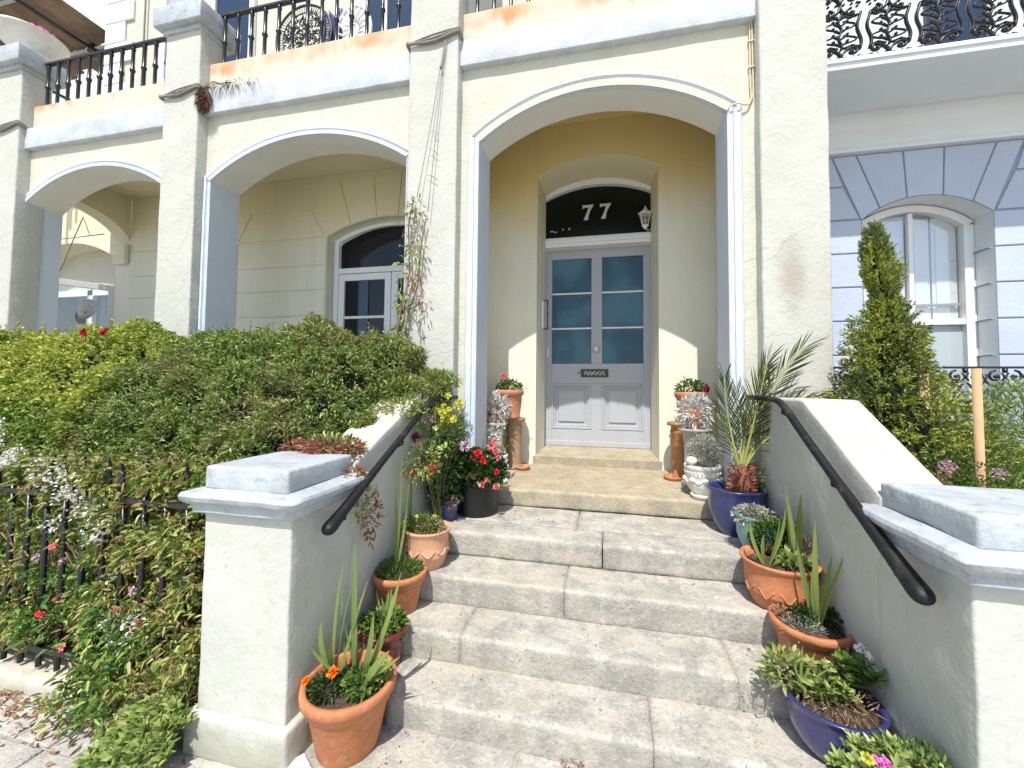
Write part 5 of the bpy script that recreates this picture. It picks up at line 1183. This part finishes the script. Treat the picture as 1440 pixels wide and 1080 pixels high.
# --- the neighbour's planting
def conifer(label, x, y, prof, lean, n, m, name='conifer'):
    zb = prof[-1][0]; t = empty(name, label, 'tree', loc=(x, y, -1.3)); b0 = Vector(t.location)
    MB().tube([(lean(z) - 0, 0, z + 1.3) for z in [-1.35 + i * .2 for i in range(12)]], [.035 - .0026 * i for i in range(12)], 8).build('trunk', 'twig', t, True)
    def rad(z):
        for (z0, r0), (z1, r1) in zip(prof, prof[1:]):
            if z1 <= z <= z0: f = (z0 - z) / (z0 - z1); return r0 * (1 - f) + r1 * f
        return 0
    rad0 = rad
    def rad(z): return max(.012, rad0(z) - .03)
    P, A = [], []; zt = prof[0][0]
    while len(P) < n:
        z = zt - (zt - zb) * random.random() ** .72; r = rad(z); a = random.uniform(0, 6.283)
        q = r * (1 - .55 * random.random() ** 2) * (1 + 1.0 * fbm(math.cos(a) * 1.2, math.sin(a) * 1.2, z, 4.2) + .2 * fbm(math.cos(a) * 2, math.sin(a) * 2, z * 2, 6))
        c = Vector((lean(z) + q * math.cos(a), q * math.sin(a), z + 1.3)); d = Vector((math.cos(a), math.sin(a), .55 if r > .1 else 1.4))
        for i in range(9):
            s = i / 8; e = c + d.normalized() * .05 * s; P.append(tuple(e)); A.append(tuple(d * .8 + Vector(unit(1)[0]) * .8))
    o = leaves('sprays', P, A, .026 * RNG.uniform(.6, 1.2, len(P)), .008, m, t); o['kind'] = 'stuff'
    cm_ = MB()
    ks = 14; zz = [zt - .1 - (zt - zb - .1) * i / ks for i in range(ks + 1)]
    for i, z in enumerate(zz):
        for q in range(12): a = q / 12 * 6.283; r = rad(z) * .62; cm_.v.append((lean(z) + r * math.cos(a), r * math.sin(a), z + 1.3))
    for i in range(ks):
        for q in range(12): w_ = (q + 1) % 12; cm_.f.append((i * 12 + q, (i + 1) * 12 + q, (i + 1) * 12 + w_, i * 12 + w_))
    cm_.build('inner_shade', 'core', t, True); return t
conifer('tall pointed green conifer in front of the neighbour\'s sash window', 1.52, 2.62, [(.90, .01), (.80, .065), (.62, .085), (.48, .055), (.42, .10), (.25, .16), (.10, .17), (-.10, .29), (-.5, .42), (-1.2, .4)], lambda z: .03 * math.sin(z * 5) + .09 * sm(.3, -.3, z), 56000, 'conifer')
t = empty('low_shrub', 'low yellow-green shrub spreading at the foot of the conifer behind the stake', 'shrub', loc=(1.95, 2.62, -1.3)); fol(t, (0, 0, .8), (.24, .22, .26), 5200, 'conifer', .028, .009, .5, .6)
t = empty('feathery_shrub', 'light green feathery shrub at the right edge behind the gate pillar', 'shrub', loc=(2.2, 2.6, -1.3)); fol(t, (0, 0, .95), (.34, .3, .42), 9000, 'fern', .035, .006, .5, .6); fol(t, (.3, .1, .9), (.3, .3, .3), 3000, 'fern', .035, .006)
t = empty('grey_shrub', 'dull grey-green shrub beside the conifer at the pier', 'shrub', loc=(1.33, 2.95, -1.3)); fol(t, (0, 0, 1.25), (.12, .12, .28), 2600, 'greyleaf', .022, .007)
fol(t, (.02, -.02, 1.0), (.14, .14, .3), 1800, 'conifer', .022, .008)
t = empty('pink_tipped_shrub', 'shrub with pinkish dead flower heads below the conifer', 'shrub', loc=(1.62, 2.25, -1.3)); fol(t, (0, 0, .8), (.26, .2, .22), 3600, 'green', .022, .010); b0 = Vector(t.location)
for i in range(16): fol(t, (random.uniform(-.2, .2), -.16 + random.uniform(-.05, .03), random.uniform(.72, .98)), .022, 60, 'mauve' if i % 2 else 'dead', .012, .006, name='dead_flower_head')
o = MB().tube([(1.60, 2.15, -1.3), (1.602, 2.15, -.5), (1.60, 2.15, .095)], .0165, 10).build('garden_stake', 'stake', None, True); tag(o, 'tall round wooden stake in front of the conifer', 'stake')
o = MB().tube([(1.65, 2.50, -1.3), (1.632, 2.50, .082)], .021, 10).build('garden_stake', 'stake', None, True); tag(o, 'shorter wooden stake half hidden by the conifer', 'stake')

# ================================================================ BALCONY THINGS, LOGGIA THINGS
t = empty('bowl_planter', 'wide cream bowl planter with pink cloth on the far left pier cap', 'planter', loc=(-6.06, 2.93, 3.42))
MB().lathe([(.001, 0), (.12, 0), (.13, .02), (.10, .04), (.13, .09), (.21, .16), (.27, .25), (.285, .27), (.26, .27), (.22, .22), (.001, .2)], (0, 0, 0), 36).build('bowl', 'urn', t, True)
P_, D_ = blob((.05, 0, .27), (.17, .15, .06), 260); leaves('pink_flowers', P_, D_ + [[0, 0, .6]], .05, .04, 'magenta', t)['kind'] = 'stuff'
# round lattice chair
t = empty('lattice_chair', 'dark round-backed lattice garden chair on the balcony', 'chair', loc=(-3.07, 3.42, 2.80))
def ring(mb, c, r, rr, ax='y', n=40, seg=6, sq=1):
    pts_ = [(c[0] + r * math.cos(i / n * 6.2832), c[1], c[2] + r * sq * math.sin(i / n * 6.2832)) for i in range(n + 1)]; mb.tube(pts_, rr, seg, False)
mb = MB(); ring(mb, (0, 0, .80), .33, .012); ring(mb, (0, 0, .80), .25, .006)
for i in range(64): a = i / 64 * 6.2832; mb.tube([(.25 * math.cos(a), 0, .8 + .25 * math.sin(a)), (.33 * math.cos(a), 0, .8 + .33 * math.sin(a))], .0035, 4)
for i in range(300):
    a, q = random.uniform(0, 6.28), .25 * math.sqrt(random.random()); p = Vector((q * math.cos(a), 0, .8 + q * math.sin(a))); b = random.uniform(0, 6.28); L = random.uniform(.03, .06)
    mb.tube([p, p + Vector((math.cos(b) * L * .5, .004, math.sin(b) * L * .5)), p + Vector((math.cos(b + .8) * L, 0, math.sin(b + .8) * L))], .0055, 4)
mb.build('chair_back', 'iron', t); sb = MB().lathe([(.001, .40), (.24, .40), (.25, .41), (.25, .425), (.001, .43)], (0, .22, 0), 28).build('seat', 'iron', t, True)
for sx in (-1, 1):
    for yy_ in (.36, .02): MB().tube([(sx * .17, yy_ * .9, .40), (sx * .21, yy_, 0)], .011, 6).build('leg', 'iron', t, True)
t = empty('ornate_white_chair', 'white cast metal chair with pierced back on the balcony', 'chair', loc=(-2.48, 3.42, 2.80))
mb = MB(); ring(mb, (0, 0, .75), .19, .016, sq=1.35)
for i in range(16):
    a = i / 16 * 6.2832; mb.tube([(.05 * math.cos(a), 0, .75 + .07 * math.sin(a)), (.11 * math.cos(a + .25), 0, .75 + .15 * math.sin(a + .25)), (.18 * math.cos(a), 0, .75 + .25 * math.sin(a))], .011, 5)
ring(mb, (0, 0, .75), .05, .012, sq=1.35); mb.build('chair_back', 'neigh_white', t, True); MB().lathe([(.001, .42), (.21, .42), (.22, .435), (.001, .44)], (0, .22, 0), 24).build('seat', 'neigh_white', t, True)
for sx in (-1, 1):
    for yy_ in (.36, .02): MB().tube([(sx * .15, yy_ * .9, .42), (sx * .19, yy_, 0)], .012, 6).build('leg', 'neigh_white', t, True)
tw = MB(); tw.v = [(-2.86 + .22 * i / 8, 3.45 + .02 * math.sin(i * 1.7 + q), 3.82 - .34 * q / 8 + .03 * math.sin(i)) for i in range(9) for q in range(9)]; tw.f = [(i * 9 + q, i * 9 + q + 9, i * 9 + q + 10, i * 9 + q + 1) for i in range(8) for q in range(8)]
o = tw.build('striped_towel', 'navy', None, True); sd = o.modifiers.new('thick', 'SOLIDIFY'); sd.thickness = .01; tag(o, 'navy striped towel draped between the two balcony chairs', 'towel')
# things standing in the left loggia
t = empty('dark_cabinet', 'dark cabinet with shelves beyond the left arch', 'cabinet', loc=(-6.45, 3.78, ZL)); MB().box(-.38, 0, 1.35, .5, .3, 1.39).box(-.36, .02, 1.1, .4, .28, 1.14).box(-.30, .02, 0, .30, .28, 1.0).box(.30, .02, 0, .36, .28, 1.35).build('carcass', 'black', t, bevel=.006)
MB().box(-.28, .0, .1, -.02, .02, .95).box(.02, 0, .1, .28, .02, .95).build('cabinet_doors', 'clay', t, bevel=.004)
o = MB().lathe([(.001, .03), (.04, .03), (.05, .02), (.052, .0), (.12, -.004), (.125, .004), (.055, .008)], (0, 0, 0), 28).build('straw_hat', 'urn', None, True); o.location = (-6.02, 3.5, .86); o.rotation_euler = (R(80), 0, R(8)); tag(o, 'round cream hat hanging in the left loggia', 'hat')
mb = MB().tube([(-6.34, 3.6, 2.04), (-6.73, 3.6, 1.30)], .006, 5).tube([(-6.34, 3.6, 2.04), (-6.22, 3.6, 1.81)], .004, 5).tube([(-6.77, 3.6, 1.785), (-5.98, 3.6, 1.80)], .006, 5)
tag(mb.build('awning_wires', 'rope', None), 'slack wires crossing the loggia beyond the left arch', 'wires')
for x, y_ in ((-3.50, 2.02), (-3.27, 2.0)):
    t = empty('red_flower', 'red flower standing above the hedge beside the %s' % ('dark cabinet' if x < -3.4 else 'left arch'), 'flower', loc=(x, y_, .2)); stems(t, (0, 0, -.1), [(0, 0, .13)], .003)
    for k in range(3): flower((random.uniform(-.02, .02), 0, .125 + .01 * k), (0, -1, .3), .026, 'darkred', t, 8, 2)

# ================================================================ SCAFFOLD at the far left, and what stands beyond it
sc = empty('scaffold', 'scaffolding with brown timber boards at the top left beyond the balcony', 'scaffold', loc=(-8, 4, 4.7)); b0 = Vector(sc.location)
for i in range(13):
    x = -6.98 - i * .23; MB().box(x - .22 - b0.x, 2.3 - b0.y, .06 + random.uniform(0, .01), x - b0.x, 4.35 - b0.y + (i % 3) * .06, .10).build('board', 'wood', sc, bevel=.004)
MB().box(-6.975 - b0.x, 2.2 - b0.y, .02, -6.93 - b0.x, 4.5 - b0.y, .27).build('toe_board', 'wood', sc, bevel=.004)
for y in (2.6, 3.3, 4.05): MB().tube([(-6.8 - b0.x, y - b0.y, .02), (-10.2 - b0.x, y - b0.y, .02)], .025, 8).build('transom', 'steel', sc, True)
for x in (-7.05, -8.7): MB().tube([(x - b0.x, 2.2 - b0.y, -.04), (x - b0.x, 4.7 - b0.y, -.04)], .025, 8).build('ledger', 'black', sc, True)
for x, y in ((-7.1, 2.55), (-7.1, 4.35), (-8.6, 3.2), (-8.6, 4.4)): MB().tube([(x - b0.x, y - b0.y, -6.1), (x - b0.x, y - b0.y, 2.5)], .025, 8).build('standard', 'steel', sc, True)
MB().tube([(-7.6 - b0.x, 3.2 - b0.y, -.3), (-8.4 - b0.x, 3.3 - b0.y, 1.5)], .022, 8).build('brace', 'steel', sc, True)
for p in ((-7.1, 2.6, 4.68), (-7.1, 4.05, 4.68), (-8.6, 3.3, 4.68)): MB().box(-.05 + p[0] - b0.x, -.05 + p[1] - b0.y, -.05, .05 + p[0] - b0.x, .05 + p[1] - b0.y, .05).build('coupler', 'iron', sc, bevel=.012)
fh = empty('far_house', 'pale green-grey house wall beyond the scaffold at the top left', 'house', loc=(-10, 6.5, -1.4)); b0 = Vector(fh.location)
MB().box(-9, .0, 0, 3.1, .4, 12).build('wall', 'greenwall', fh)
for x in (-1.2, -3.4): 
    m_ = MB(); frame_rect(m_, x, x + 1.0, 4.6, 6.6, .07, -.05, .02); w_ = m_.build('window', 'white', fh); MB().box(x + .07, -.02, 4.67, x + .93, -.01, 6.53).build('pane', 'dark_glass', w_)
